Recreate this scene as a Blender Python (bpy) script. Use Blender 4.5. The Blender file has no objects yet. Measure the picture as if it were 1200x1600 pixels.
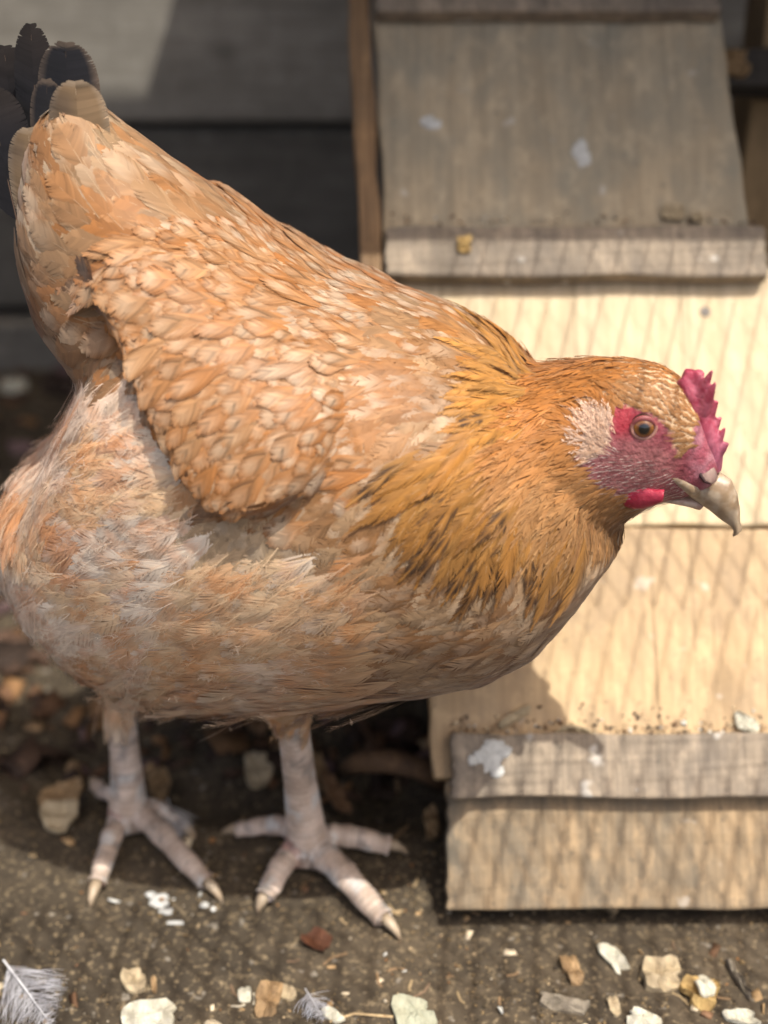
import bpy, bmesh, math, random
import numpy as np
from mathutils import Vector, Matrix
from mathutils.bvhtree import BVHTree

rng = np.random.default_rng(7)
random.seed(7)
sc = bpy.context.scene
COL = sc.collection

# ------------------------------------------------------------------ camera
F = 2198.0                                   # focal length in photo pixels (1200 x 1600)
CAM = np.array([0.0, -0.474, 0.479])
PITCH = math.radians(30)
FWD = np.array([0, math.cos(PITCH), -math.sin(PITCH)])
UP = np.array([0, math.sin(PITCH), math.cos(PITCH)])
RIGHT = np.array([1.0, 0, 0])
cam = bpy.data.cameras.new('camera')
camo = bpy.data.objects.new('camera', cam)
COL.objects.link(camo)
camo.location = CAM
camo.rotation_euler = (math.radians(90) - PITCH, 0, 0)
cam.sensor_fit = 'VERTICAL'
cam.sensor_height = 36
cam.lens = F / 1600 * 36
cam.clip_start = 0.01
cam.clip_end = 200
cam.dof.use_dof = True
cam.dof.focus_distance = 0.535
cam.dof.aperture_fstop = 4.4
sc.camera = camo

# ------------------------------------------------------------------ sky, sun, exposure
SUN = np.array([0.24, -0.26, 0.93]); SUN /= np.linalg.norm(SUN)
w = bpy.data.worlds.new('World'); sc.world = w; w.use_nodes = True
nt = w.node_tree
bg = nt.nodes['Background']
sky = nt.nodes.new('ShaderNodeTexSky')
sky.sky_type = 'NISHITA'
sky.sun_disc = False
sky.sun_elevation = math.asin(SUN[2])
sky.sun_rotation = math.atan2(SUN[0], SUN[1])
sky.air_density = 0.6
sky.dust_density = 5.0
sky.ozone_density = 0.3
wb = nt.nodes.new('ShaderNodeMix'); wb.data_type = 'RGBA'; wb.blend_type = 'MULTIPLY'   # white balance of the photograph
wb.inputs[0].default_value = 1.0; wb.inputs[7].default_value = (1.0, 0.96, 0.89, 1)
nt.links.new(sky.outputs[0], wb.inputs[6]); nt.links.new(wb.outputs[2], bg.inputs[0])
bg.inputs[1].default_value = 0.12
sl = bpy.data.lights.new('sun', 'SUN')
sl.energy = 2.35
sl.angle = math.radians(0.45)
sl.color = (1.0, 0.95, 0.87)
so = bpy.data.objects.new('sun', sl)
COL.objects.link(so)
so.rotation_euler = Vector(SUN).to_track_quat('Z', 'Y').to_euler()
sc.view_settings.view_transform = 'Standard'
sc.view_settings.look = 'None'
sc.view_settings.gamma = 1
sc.view_settings.exposure = 1.28
sc.render.engine = 'CYCLES'
sc.cycles.use_denoising = True
sc.cycles.max_bounces = 8

# ------------------------------------------------------------------ helpers
def ray(px, py):
    return FWD + RIGHT * ((px - 600) / F) + UP * ((800 - py) / F)

def hit(px, py, p0, n):
    d = ray(px, py); n = np.asarray(n, float)
    t = np.dot(n, np.asarray(p0, float) - CAM) / np.dot(n, d)
    return CAM + d * t

def G(px, py, z=0.0):
    return hit(px, py, (0, 0, z), (0, 0, 1))

def project(p):
    q = np.asarray(p, float) - CAM
    zc = q @ FWD
    return np.stack([600 + F * (q @ RIGHT) / zc, 800 - F * (q @ UP) / zc], -1)

def mesh_obj(name, verts, faces, mat=None, parent=None, smooth=True, cols=None):
    me = bpy.data.meshes.new(name)
    me.from_pydata([tuple(v) for v in verts], [], faces)
    return link_mesh(name, me, mat, parent, smooth, cols)

def fast_mesh(name, verts, quads, mat=None, parent=None, smooth=True, cols=None):
    me = bpy.data.meshes.new(name)
    verts = np.ascontiguousarray(verts, np.float32); quads = np.ascontiguousarray(quads, np.int32)
    me.vertices.add(len(verts)); me.vertices.foreach_set('co', verts.ravel())
    k = quads.shape[1]
    me.loops.add(quads.size); me.loops.foreach_set('vertex_index', quads.ravel())
    me.polygons.add(len(quads))
    me.polygons.foreach_set('loop_start', np.arange(0, quads.size, k, dtype=np.int32))
    me.update(calc_edges=True)
    return link_mesh(name, me, mat, parent, smooth, cols)

def link_mesh(name, me, mat=None, parent=None, smooth=True, cols=None):
    if cols is not None:
        a = me.color_attributes.new('pigment', 'FLOAT_COLOR', 'POINT')
        c = np.ones((len(me.vertices), 4), np.float32); c[:, :3] = cols
        a.data.foreach_set('color', c.ravel())
    if smooth:
        me.polygons.foreach_set('use_smooth', np.ones(len(me.polygons), bool))
    if mat: me.materials.append(mat)
    o = bpy.data.objects.new(name, me)
    COL.objects.link(o)
    if parent: o.parent = parent
    return o

def tag(o, label=None, cat=None, group=None, kind=None):
    if label: o['label'] = label
    if cat: o['category'] = cat
    if group: o['group'] = group
    if kind: o['kind'] = kind
    return o

def empty(name, loc=(0, 0, 0)):
    o = bpy.data.objects.new(name, None)
    o.empty_display_size = 0.02
    COL.objects.link(o); o.location = loc
    return o

def hash01(i, j, k, seed):
    i = np.atleast_1d(np.asarray(i, np.int64)); h = (i * 374761393 + j * 668265263 + k * 2147483647 + seed * 1274126177) & 0xFFFFFFFF
    h = ((h ^ (h >> 13)) * 1274126177) & 0xFFFFFFFF
    h = ((h ^ (h >> 16)) * 2246822519) & 0xFFFFFFFF
    return ((h ^ (h >> 15)) & 0xFFFFFF) / float(0xFFFFFF)

def vnoise(p, scale, seed=0):
    q = np.asarray(p, float) * scale
    if q.shape[-1] == 2: q = np.concatenate([q, np.zeros(q.shape[:-1] + (1,))], -1)
    i = np.floor(q).astype(np.int64); f = q - i; f = f * f * (3 - 2 * f)
    r = 0
    for a in (0, 1):
        for b in (0, 1):
            for c in (0, 1):
                wgt = (f[..., 0] if a else 1 - f[..., 0]) * (f[..., 1] if b else 1 - f[..., 1]) * (f[..., 2] if c else 1 - f[..., 2])
                r = r + wgt * hash01(i[..., 0] + a, i[..., 1] + b, i[..., 2] + c, seed)
    return r

def fbm(p, scale, seed=0, oct=3):
    r = 0; a = 0.5; s = 0
    for o in range(oct):
        r = r + a * vnoise(p, scale * 2 ** o, seed + o); s += a; a *= 0.55
    return r / s

def sstep(a, b, x):
    t = np.clip((x - a) / (b - a), 0, 1)
    return t * t * (3 - 2 * t)

def lerp(a, b, t):
    return a + (b - a) * t

def inpoly(pts, poly):
    x, y = pts[..., 0], pts[..., 1]
    r = np.zeros(x.shape, bool)
    n = len(poly)
    for i in range(n):
        x1, y1 = poly[i]; x2, y2 = poly[(i + 1) % n]
        if y1 == y2: continue
        c = ((y1 > y) != (y2 > y)) & (x < (x2 - x1) * (y - y1) / (y2 - y1) + x1)
        r ^= c
    return r

def polydist(pts, poly, closed=True):
    d = np.full(pts.shape[:-1], 1e9)
    n = len(poly)
    for i in range(n if closed else n - 1):
        a = np.array(poly[i], float); b = np.array(poly[(i + 1) % n], float)
        ab = b - a
        t = np.clip(((pts - a) @ ab) / (ab @ ab + 1e-9), 0, 1)
        d = np.minimum(d, np.linalg.norm(pts - (a + t[..., None] * ab), axis=-1))
    return d

# ------------------------------------------------------------------ materials
class NT:
    def __init__(self, name):
        self.m = bpy.data.materials.new(name); self.m.use_nodes = True
        self.t = self.m.node_tree
        self.b = self.t.nodes['Principled BSDF']
        self.out = self.t.nodes['Material Output']
    def n(self, typ, **kw):
        o = self.t.nodes.new(typ)
        for k, v in kw.items():
            if k.startswith('i_'):
                o.inputs[int(k[2:]) if k[2:].isdigit() else k[2:].replace('_', ' ')].default_value = v
            else: setattr(o, k, v)
        return o
    def l(self, a, b): self.t.links.new(a, b)
    def ramp(self, src, stops):
        r = self.n('ShaderNodeValToRGB')
        e = r.color_ramp.elements
        while len(e) < len(stops): e.new(0.5)
        for k, (p, c) in enumerate(stops):
            e[k].position = p
            e[k].color = (c, c, c, 1) if isinstance(c, (int, float)) else (*c, 1)
        self.l(src, r.inputs[0]); return r.outputs[0]
    def noise(self, vec, scale, detail=4, rough=0.55, dist=0.0):
        o = self.n('ShaderNodeTexNoise'); o.inputs['Scale'].default_value = scale
        o.inputs['Detail'].default_value = detail; o.inputs['Roughness'].default_value = rough
        o.inputs['Distortion'].default_value = dist
        if vec is not None: self.l(vec, o.inputs['Vector'])
        return o.outputs[0]
    def mapping(self, scale, loc=(0, 0, 0), coord='Object'):
        c = self.n('ShaderNodeTexCoord'); m = self.n('ShaderNodeMapping')
        m.inputs['Scale'].default_value = scale; m.inputs['Location'].default_value = loc
        self.l(c.outputs[coord], m.inputs['Vector']); return m.outputs[0]
    def mix(self, fac, a, b, blend='MIX'):
        o = self.n('ShaderNodeMix'); o.data_type = 'RGBA'; o.blend_type = blend
        for sock, v in ((o.inputs[0], fac), (o.inputs[6], a), (o.inputs[7], b)):
            if isinstance(v, (int, float)): sock.default_value = v
            elif isinstance(v, tuple): sock.default_value = (*v, 1)
            else: self.l(v, sock)
        return o.outputs[2]
    def bump(self, h, strength, dist, nrm=None):
        o = self.n('ShaderNodeBump'); o.inputs['Strength'].default_value = strength
        o.inputs['Distance'].default_value = dist
        self.l(h, o.inputs['Height'])
        if nrm is not None: self.l(nrm, o.inputs['Normal'])
        self.l(o.outputs[0], self.b.inputs['Normal']); return o.outputs[0]

def wood_mat(name, light, dark, grain=(90, 5, 90), dirt=(0.10, 0.085, 0.065), dirt_amt=0.5, dots=0.0, seed=0.0, rough=0.75, saw=0.0):
    m = NT(name)
    v = m.mapping(grain, (seed, seed * 1.7, seed * .3))
    g = m.noise(v, 1.0, 6, 0.62, 0.35)
    v2 = m.mapping((grain[0] * 4, grain[1] * 2.2, grain[2] * 4), (seed, 0, 0))
    g2 = m.noise(v2, 1.0, 3, 0.6)
    c = m.mix(m.ramp(g, [(0.32, 0.0), (0.68, 1.0)]), dark, light)
    c = m.mix(m.ramp(g2, [(0.3, 0.55), (0.65, 0.0)]), c, tuple(x * 0.62 for x in dark))
    vb = m.mapping((1, 1, 1), (seed * 3, 0, 0))
    big = m.noise(vb, 14, 5, 0.6)
    c = m.mix(m.ramp(big, [(0.42, 0.0), (0.72, dirt_amt)]), c, dirt)
    sp = m.noise(vb, 160, 3, 0.6)
    c = m.mix(m.ramp(sp, [(0.62, 0.0), (0.72, 0.6 * dirt_amt + 0.1)]), c, tuple(x * 0.7 for x in dirt))
    bl = m.noise(m.mapping((1, .45, 1), (seed * 7 + 1, 0, 0)), 38, 6, 0.7, 0.6)
    c = m.mix(m.ramp(bl, [(0.46, 0.0), (0.66, 0.75 * dirt_amt)]), c, tuple(x * 1.15 for x in dirt))
    bl2 = m.noise(m.mapping((1, .6, 1), (seed * 9 + 2, 0, 0)), 90, 5, 0.7, 0.3)
    c = m.mix(m.ramp(bl2, [(0.52, 0.0), (0.70, 0.5 * dirt_amt + .05)]), c, tuple(min(1, x * 1.25) for x in light))
    cr = m.noise(m.mapping(tuple(k * (3.2 if k > 20 else .55) for k in grain), (seed * 2, 1, 0)), 1.0, 2, 0.5)
    c = m.mix(m.ramp(cr, [(0.66, 0.0), (0.72, 0.55)]), c, tuple(x * 0.35 for x in dark))
    vo = m.n('ShaderNodeTexVoronoi'); vo.inputs['Scale'].default_value = 13; vo.inputs['Randomness'].default_value = 1
    m.l(m.mapping(tuple(1 if k > 20 else .55 for k in grain), (seed * .37, seed * .11, 0)), vo.inputs['Vector'])
    c = m.mix(m.ramp(vo.outputs['Distance'], [(0.0, .75), (0.05, .5), (0.10, 0.12), (0.16, 0.0)]), c, tuple(x * 0.5 for x in dark))
    if dots:
        sp2 = m.noise(m.mapping((1, 1, 1), (seed * 5 + 3, 0, 0)), 70, 2, 0.5)
        c = m.mix(m.ramp(sp2, [(0.68, 0.0), (0.74, dots)]), c, (0.62, 0.6, 0.55))
    m.l(c, m.b.inputs['Base Color'])
    m.b.inputs['Roughness'].default_value = rough
    m.b.inputs['Specular IOR Level'].default_value = 0.25
    n1 = m.bump(g, 0.5, 0.0012)
    if saw:
        wv = m.noise(m.mapping((300, 14, 300), (seed, 0, 0)), 1.0, 2, 0.5)
        m.bump(wv, saw, 0.0015, n1)
    return m.m

def plain_mat(name, col, rough=0.6, bump_scale=0, bump=0.3, var=0.25, spec=0.3, sss=0.0, dist=0.0006):
    m = NT(name)
    v = m.mapping((1, 1, 1))
    n = m.noise(v, bump_scale or 200, 4)
    c = m.mix(m.ramp(n, [(0.3, 0.0), (0.7, 1.0)]), tuple(x * (1 - var) for x in col), tuple(min(1, x * (1 + var)) for x in col))
    m.l(c, m.b.inputs['Base Color'])
    m.b.inputs['Roughness'].default_value = rough
    m.b.inputs['Specular IOR Level'].default_value = spec
    if sss:
        m.b.inputs['Subsurface Weight'].default_value = sss
        m.b.inputs['Subsurface Radius'].default_value = (0.004, 0.0015, 0.001)
        m.b.inputs['Subsurface Scale'].default_value = 1.0
    m.bump(n, bump, dist)
    return m.m

def pigment_mat(name, rough=0.6, transl=0.0, sheen=0.0, spec=0.2, noise_scale=0, noise_amt=0.2, bump=0.0, sss=0.0, bscale=400, bdist=0.0005):
    m = NT(name)
    a = m.n('ShaderNodeVertexColor'); a.layer_name = 'pigment'
    c = a.outputs[0]
    if noise_scale:
        n = m.noise(m.mapping((1, 1, 1)), noise_scale, 4)
        k = m.ramp(n, [(0.25, 1 - noise_amt), (0.75, 1 + noise_amt)])
        c = m.mix(1.0, c, k, 'MULTIPLY')
    m.l(c, m.b.inputs['Base Color'])
    m.b.inputs['Roughness'].default_value = rough
    m.b.inputs['Specular IOR Level'].default_value = spec
    m.b.inputs['Sheen Weight'].default_value = sheen
    if sss:
        m.b.inputs['Subsurface Weight'].default_value = sss
        m.b.inputs['Subsurface Radius'].default_value = (0.003, 0.0012, 0.0009)
        m.b.inputs['Subsurface Scale'].default_value = 1.0
    if bump:
        n2 = m.noise(m.mapping((1, 1, 1)), bscale, 3)
        m.bump(n2, bump, bdist)
    if transl:
        t = m.n('ShaderNodeBsdfTranslucent'); m.l(c, t.inputs[0])
        x = m.n('ShaderNodeMixShader'); x.inputs[0].default_value = transl
        m.l(m.b.outputs[0], x.inputs[1]); m.l(t.outputs[0], x.inputs[2])
        m.l(x.outputs[0], m.out.inputs[0])
    return m.m

# ------------------------------------------------------------------ ground
def ground_z(x, y):
    p = np.stack([x, y], -1)
    near = np.exp(-np.clip((np.abs(x) - 0.6), 0, 9) * 2) * np.exp(-np.clip(y - 0.9, 0, 9) * 2)
    z = (fbm(p, 26, 3, 4) - 0.5) * 0.007 * near
    pit = sstep(0.045, 0.085, y + 0.25 * (fbm(p, 12, 9) - 0.5) * 0.12) * sstep(0.62, 0.3, y)
    z = z - pit * (0.014 + 0.03 * (fbm(p, 30, 21, 3) - 0.5))
    z = z + (fbm(p, 220, 5, 2) - 0.5) * 0.0016 * near
    return z

def axis(lo, a, b, hi, step):
    mid = np.arange(a, b, step)
    def geo(start, end, st):
        out = []; x = start; s = st
        while abs(x - start) < abs(end - start):
            x += math.copysign(s, end - start); s *= 1.35; out.append(x)
        return out
    return np.array(geo(a, lo, step)[::-1] + list(mid) + geo(mid[-1], hi, step))
gx = axis(-30, -0.36, 0.40, 30, 0.003)
gy = axis(-30, -0.14, 0.42, 30, 0.003)
X, Y = np.meshgrid(gx, gy)
Z = ground_z(X, Y)
nx, ny = len(gx), len(gy)
idx = np.arange(nx * ny).reshape(ny, nx)
quads = np.stack([idx[:-1, :-1], idx[:-1, 1:], idx[1:, 1:], idx[1:, :-1]], -1).reshape(-1, 4)
gm = NT('dirt')
v = gm.mapping((1, 1, 1))
a1 = gm.noise(v, 9, 6, 0.6); a2 = gm.noise(v, 60, 5, 0.65); a3 = gm.noise(v, 330, 3, 0.6); a4 = gm.noise(v, 150, 2, 0.5)
c = gm.mix(gm.ramp(a1, [(0.35, 0.0), (0.65, 1.0)]), (0.038, 0.030, 0.020), (0.085, 0.065, 0.042))
c = gm.mix(gm.ramp(a2, [(0.38, 0.0), (0.7, 0.85)]), c, (0.030, 0.024, 0.017))
c = gm.mix(gm.ramp(a3, [(0.55, 0.0), (0.72, 0.7)]), c, (0.26, 0.20, 0.12))
c = gm.mix(gm.ramp(a4, [(0.66, 0.0), (0.75, 0.55)]), c, (0.30, 0.27, 0.22))
gm.l(c, gm.b.inputs['Base Color']); gm.b.inputs['Roughness'].default_value = 0.85
gm.b.inputs['Specular IOR Level'].default_value = 0.2
nb1 = gm.bump(a2, 0.7, 0.003)
gm.bump(a3, 0.6, 0.0015, nb1)
ground = fast_mesh('ground', np.stack([X, Y, Z], -1).reshape(-1, 3), quads, gm.m)
tag(ground, kind='structure')

def gz(x, y):
    return float(ground_z(np.array([x]), np.array([y]))[0])

# ------------------------------------------------------------------ boards
def board(name, corners, th, mat, M, parent, bevel=0.0016, wob=0.0009, segs=12):
    """a board from four (x, s) corners (lower left, lower right, upper right, upper left), top face at 0, thickness th downwards"""
    bm = bmesh.new()
    c = [Vector((x, y, 0)) for x, y in corners]
    n = segs
    rows = []
    for k in range(n + 1):
        f = k / n
        lo = c[0].lerp(c[3], f); hi = c[1].lerp(c[2], f)
        rows.append((lo, hi))
    cols_n = 8
    top = []; bot = []
    for k, (lo, hi) in enumerate(rows):
        tr = []; br = []
        for j in range(cols_n + 1):
            p = lo.lerp(hi, j / cols_n)
            dx = random.uniform(-wob, wob) if j in (0, cols_n) else 0
            dy = random.uniform(-wob, wob) if k in (0, n) else 0
            q = Vector((p.x + dx, p.y + dy, random.uniform(-wob, wob) * 0.5))
            tr.append(bm.verts.new(q)); br.append(bm.verts.new((q.x, q.y, -th)))
        top.append(tr); bot.append(br)
    for k in range(n):
        for j in range(cols_n):
            bm.faces.new((top[k][j], top[k][j + 1], top[k + 1][j + 1], top[k + 1][j]))
            bm.faces.new((bot[k][j], bot[k + 1][j], bot[k + 1][j + 1], bot[k][j + 1]))
    for j in range(cols_n):
        bm.faces.new((bot[0][j], bot[0][j + 1], top[0][j + 1], top[0][j]))
        bm.faces.new((top[n][j], top[n][j + 1], bot[n][j + 1], bot[n][j]))
    for k in range(n):
        bm.faces.new((top[k][0], top[k + 1][0], bot[k + 1][0], bot[k][0]))
        bm.faces.new((bot[k][cols_n], bot[k + 1][cols_n], top[k + 1][cols_n], top[k][cols_n]))
    bmesh.ops.recalc_face_normals(bm, faces=bm.faces)
    ed = [e for e in bm.edges if e.is_manifold and e.calc_face_angle() > 0.9]
    bmesh.ops.bevel(bm, geom=ed, offset=bevel, segments=2, affect='EDGES', profile=0.5)
    me = bpy.data.meshes.new(name); bm.to_mesh(me); bm.free()
    o = link_mesh(name, me, mat, None, False)
    o.matrix_world = M
    if parent:
        o.parent = parent
        o.matrix_parent_inverse = parent.matrix_world.inverted()
    return o

SL = math.radians(45)
EX = np.array([1.0, 0, 0]); ES = np.array([0, math.cos(SL), math.sin(SL)]); EN = np.array([0, -math.sin(SL), math.cos(SL)])
TH = 0.017
RA = hit(700, 1420, (0, 0, TH * math.cos(SL) + 0.002), (0, 0, 1)); RA[0] = 0
def RX(px, py, n=0.0):
    p = hit(px, py, RA + EN * n, EN)
    return float(p[0]), float((p - RA) @ ES)
def RP(x, s, n=0.0):
    return RA + EX * x + ES * s + EN * n
def RM(n=0.0):
    o = RA + EN * n
    return Matrix(((EX[0], ES[0], EN[0], o[0]), (EX[1], ES[1], EN[1], o[1]), (EX[2], ES[2], EN[2], o[2]), (0, 0, 0, 1)))

pale = [wood_mat('pale_pine_a', (0.62, 0.51, 0.34), (0.53, 0.42, 0.26), (70, 4, 70), (0.30, 0.24, 0.17), 0.30, 0.12, 1.3),
        wood_mat('pale_pine_b', (0.56, 0.41, 0.235), (0.42, 0.29, 0.16), (80, 4, 80), (0.24, 0.18, 0.12), 0.65, 0.3, 4.1)]
low = wood_mat('weathered_pine', (0.36, 0.255, 0.145), (0.19, 0.14, 0.085), (110, 9, 110), (0.10, 0.09, 0.07), 0.9, 0.25, 7.7, saw=0.5)
cleat_m = wood_mat('cleat_pine', (0.36, 0.29, 0.21), (0.19, 0.155, 0.115), (170, 6, 170), (0.11, 0.095, 0.08), 0.8, 0.45, 2.2, saw=0.6)
grey_m = wood_mat('grey_board', (0.46, 0.375, 0.25), (0.31, 0.25, 0.165), (60, 5, 60), (0.18, 0.175, 0.14), 0.8, 0.35, 9.4)
brown_m = wood_mat('brown_edge', (0.32, 0.20, 0.10), (0.19, 0.115, 0.06), (200, 6, 200), (0.10, 0.07, 0.045), 0.5, 0.0, 5.0)

ramp = empty('chicken_ramp', (0.12, 0.0, 0.0))
tag(ramp, 'sloping wooden ramp of sunlit pale boards and cross cleats behind the hen', 'ramp')
bpy.context.view_layer.update()
XR = 0.217
s0 = RX(697, 1420)[1]
sc1 = RX(700, 1262)[1]
sJ = RX(700, 823)[1]
sc2 = RX(700, 452)[1]
s4 = RX(585, 40)[1]
xl = {k: RX(*k)[0] for k in [(697, 1420), (700, 1265), (680, 1100), (650, 823), (622, 470), (603, 340), (586, 50)]}
board('board', [(xl[(697, 1420)], s0), (XR + .012, s0), (XR + .012, sc1 + .012), (xl[(700, 1265)], sc1 + .012)], TH, low, RM(), ramp)
board('board', [(xl[(680, 1100)] - .001, sc1 + .0135), (XR + .004, sc1 + .0135), (XR + .002, sJ - .0008), (xl[(650, 823)], sJ - .0008)], TH, pale[1], RM(0.001), ramp)
board('board', [(xl[(650, 823)], sJ + .0008), (XR + .002, sJ + .0008), (XR, sc2 + .012), (xl[(622, 470)], sc2 + .012)], TH, pale[0], RM(), ramp)
def extrap(a, b, s):
    (xa, sa), (xb, sb) = RX(*a), RX(*b)
    return xa + (xb - xa) * (s - sa) / (sb - sa)
xr4 = extrap((1169, 330), (1128, 50), s4 + .10); xr4b = extrap((1169, 330), (1128, 50), sc2 + .0135)
xl4 = extrap((603, 340), (586, 50), s4 + .10)
board('board', [(xl[(603, 340)], sc2 + .0135), (xr4b, sc2 + .0135), (xr4, s4 + .10), (xl4, s4 + .10)], TH, grey_m, RM(), ramp)
def cleat(pl, pr, y_lo, y_hi, n, mat, extra=0.0):
    x0 = RX(pl, y_lo, n)[0]; x1 = pr
    a = RX(pl, y_lo, n)[1]; b = RX(pl, y_hi, n)[1]
    return board('cleat', [(x0, a), (x1, a), (x1, b), (x0, b)], n - 0.0012, mat, RM(n), ramp, 0.0014, 0.0008)
cleat(706, XR + .014, 1246, 1146, 0.011, cleat_m)
cleat(603, RX(1201, 430, .012)[0], 430, 352, 0.012, cleat_m)
cleat(588, RX(1128, 20, .012)[0], 17, -40, 0.012, cleat_m)
# thin side rail on the left edge of the upper part and the dark bearers below
ya = RX(612, 420, 0.004); yb = RX(573, 0, 0.004)
board('side_rail', [(xl[(603, 340)] - .0125, sc2 + .0005), (xl[(603, 340)] - .0015, sc2 + .0005), (xl4 - .0015, s4 + .10), (xl4 - .0125, s4 + .10)], 0.03, brown_m, RM(0.005), ramp)
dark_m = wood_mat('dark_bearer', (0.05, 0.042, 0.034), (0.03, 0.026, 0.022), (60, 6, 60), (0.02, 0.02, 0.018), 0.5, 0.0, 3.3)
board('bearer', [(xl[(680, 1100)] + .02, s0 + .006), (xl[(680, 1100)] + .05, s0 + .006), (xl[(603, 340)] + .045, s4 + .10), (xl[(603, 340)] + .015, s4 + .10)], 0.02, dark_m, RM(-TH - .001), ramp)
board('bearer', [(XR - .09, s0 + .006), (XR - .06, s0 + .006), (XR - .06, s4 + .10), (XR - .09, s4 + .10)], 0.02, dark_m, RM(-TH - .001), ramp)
xk0 = RX(1100, 90, -.03)[0]
sk = RX(1140, 88, -.03)[1]
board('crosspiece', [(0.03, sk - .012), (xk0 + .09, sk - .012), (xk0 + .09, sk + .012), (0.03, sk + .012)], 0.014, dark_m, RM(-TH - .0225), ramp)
# screws in the cleats
scm = plain_mat('screw_steel', (0.16, 0.14, 0.12), 0.5, 500)
def disc(r, h, n=12):
    vs = []; fs = []
    for k in range(n):
        a = 2 * math.pi * k / n
        vs += [(r * math.cos(a), r * math.sin(a), 0), (r * .85 * math.cos(a), r * .85 * math.sin(a), h)]
    for k in range(n):
        a, b = 2 * k, 2 * ((k + 1) % n)
        fs.append((a, b, b + 1, a + 1))
    fs.append([2 * k + 1 for k in range(n)])
    return vs, fs
for (px, py, n) in [(1102, 487, 0.0)]:
    x, s = RX(px, py, n)
    vs, fs = disc(0.0028, 0.0008)
    o = mesh_obj('screw', vs, fs, scm, None, False)
    mm = RM(n - .0002); mm.translation = Vector(RP(x, s, n - .0002)); o.matrix_world = mm
    o.parent = ramp; o.matrix_parent_inverse = ramp.matrix_world.inverted()

# ------------------------------------------------------------------ plank wall behind
WY = 0.60
wall = empty('plank_wall', (0, WY, 0))
tag(wall, 'dark wall of wide horizontal planks in shade behind the hen', 'wall')
bpy.context.view_layer.update()
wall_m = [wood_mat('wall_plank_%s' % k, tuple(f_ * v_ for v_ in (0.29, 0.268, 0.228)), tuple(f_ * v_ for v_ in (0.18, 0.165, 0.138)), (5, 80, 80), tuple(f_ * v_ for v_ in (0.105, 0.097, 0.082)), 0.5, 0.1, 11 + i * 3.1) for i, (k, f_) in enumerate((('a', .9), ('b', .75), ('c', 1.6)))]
def WZ(py): return float(hit(600, py, (0, WY, 0), (0, 1, 0))[2])
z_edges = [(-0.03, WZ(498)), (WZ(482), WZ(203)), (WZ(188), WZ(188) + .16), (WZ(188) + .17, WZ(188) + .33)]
for i, (za, zb) in enumerate(z_edges):
    Mw = Matrix(((1, 0, 0, 0), (0, 0, -1, WY), (0, 1, 0, 0), (0, 0, 0, 1)))
    off = [0.012, 0.0, 0.006, 0.0][i]
    Mw[1][3] = WY - off
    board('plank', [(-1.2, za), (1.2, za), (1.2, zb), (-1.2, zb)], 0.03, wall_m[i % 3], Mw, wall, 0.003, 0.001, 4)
Mw = Matrix(((1, 0, 0, 0), (0, 0, -1, WY + .06), (0, 1, 0, 0), (0, 0, 0, 1)))
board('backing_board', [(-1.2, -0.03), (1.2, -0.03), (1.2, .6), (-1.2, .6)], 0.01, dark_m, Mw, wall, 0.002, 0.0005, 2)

# timber post at the right edge
post = empty('timber_post', tuple(hit(1215, 300, (0, .36, 0), (0, 1, 0)) * [1, 1, 0]))
tag(post, 'tan upright timber post at the right edge beside the ramp', 'post')
bpy.context.view_layer.update()
post_m = wood_mat('post_timber', (0.36, 0.25, 0.13), (0.22, 0.15, 0.08), (80, 5, 80), (0.12, 0.085, 0.05), 0.5, 0.1, 6.6)
px0 = float(hit(1178, 150, (0, .36, 0), (0, 1, 0))[0])
Mp = Matrix(((1, 0, 0, px0), (0, 0, -1, .36), (0, 1, 0, 0), (0, 0, 0, 1)))
zc = float(hit(1190, 152, (0, .36, 0), (0, 1, 0))[2])
board('post_block', [(0, -0.02), (0.06, -0.02), (0.06, zc - .001), (-0.001, zc - .001)], 0.05, post_m, Mp, post, 0.0015)
board('post_block', [(0.0015, zc + .001), (0.06, zc + .001), (0.06, 0.75), (0.0015, 0.75)], 0.05, post_m, Mp, post, 0.0015)

# roof of the coop overhead: shades the upper ramp and the wall
ROZ = 0.62
def up_to(p, z):                             # where the sun ray through p crosses height z
    p = np.asarray(p, float); return p + SUN * ((z - p[2]) / SUN[2])
e0 = up_to(RP(0.1, RX(900, 395, .012)[1], .012), ROZ)
w1 = up_to(hit(300, 0, (0, WY, 0), (0, 1, 0)), ROZ)
w2 = up_to(hit(240, 182, (0, WY, 0), (0, 1, 0)), ROZ)
w3 = w1 + (w1 - w2) * 6; w2e = w2 - (w1 - w2) * 0.0
roof_poly = [(-1.8, e0[1]), (1.6, e0[1] + .01), (1.6, 2.2), (w1[0] + (w1[0] - w2[0]) * 8, w1[1] + (w1[1] - w2[1]) * 8), (w1[0], w1[1]), (w2[0], w2[1] - .0095), (-1.8, w2[1] - .0095)]
bm = bmesh.new()
vb = [bm.verts.new((x, y, ROZ)) for x, y in roof_poly]
f = bm.faces.new(vb)
r = bmesh.ops.extrude_face_region(bm, geom=[f])
for v_ in r['geom']:
    if isinstance(v_, bmesh.types.BMVert): v_.co.z += 0.03
bmesh.ops.recalc_face_normals(bm, faces=bm.faces)
me = bpy.data.meshes.new('roof'); bm.to_mesh(me); bm.free()
tag(link_mesh('roof', me, dark_m, None, False), kind='structure')

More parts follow.
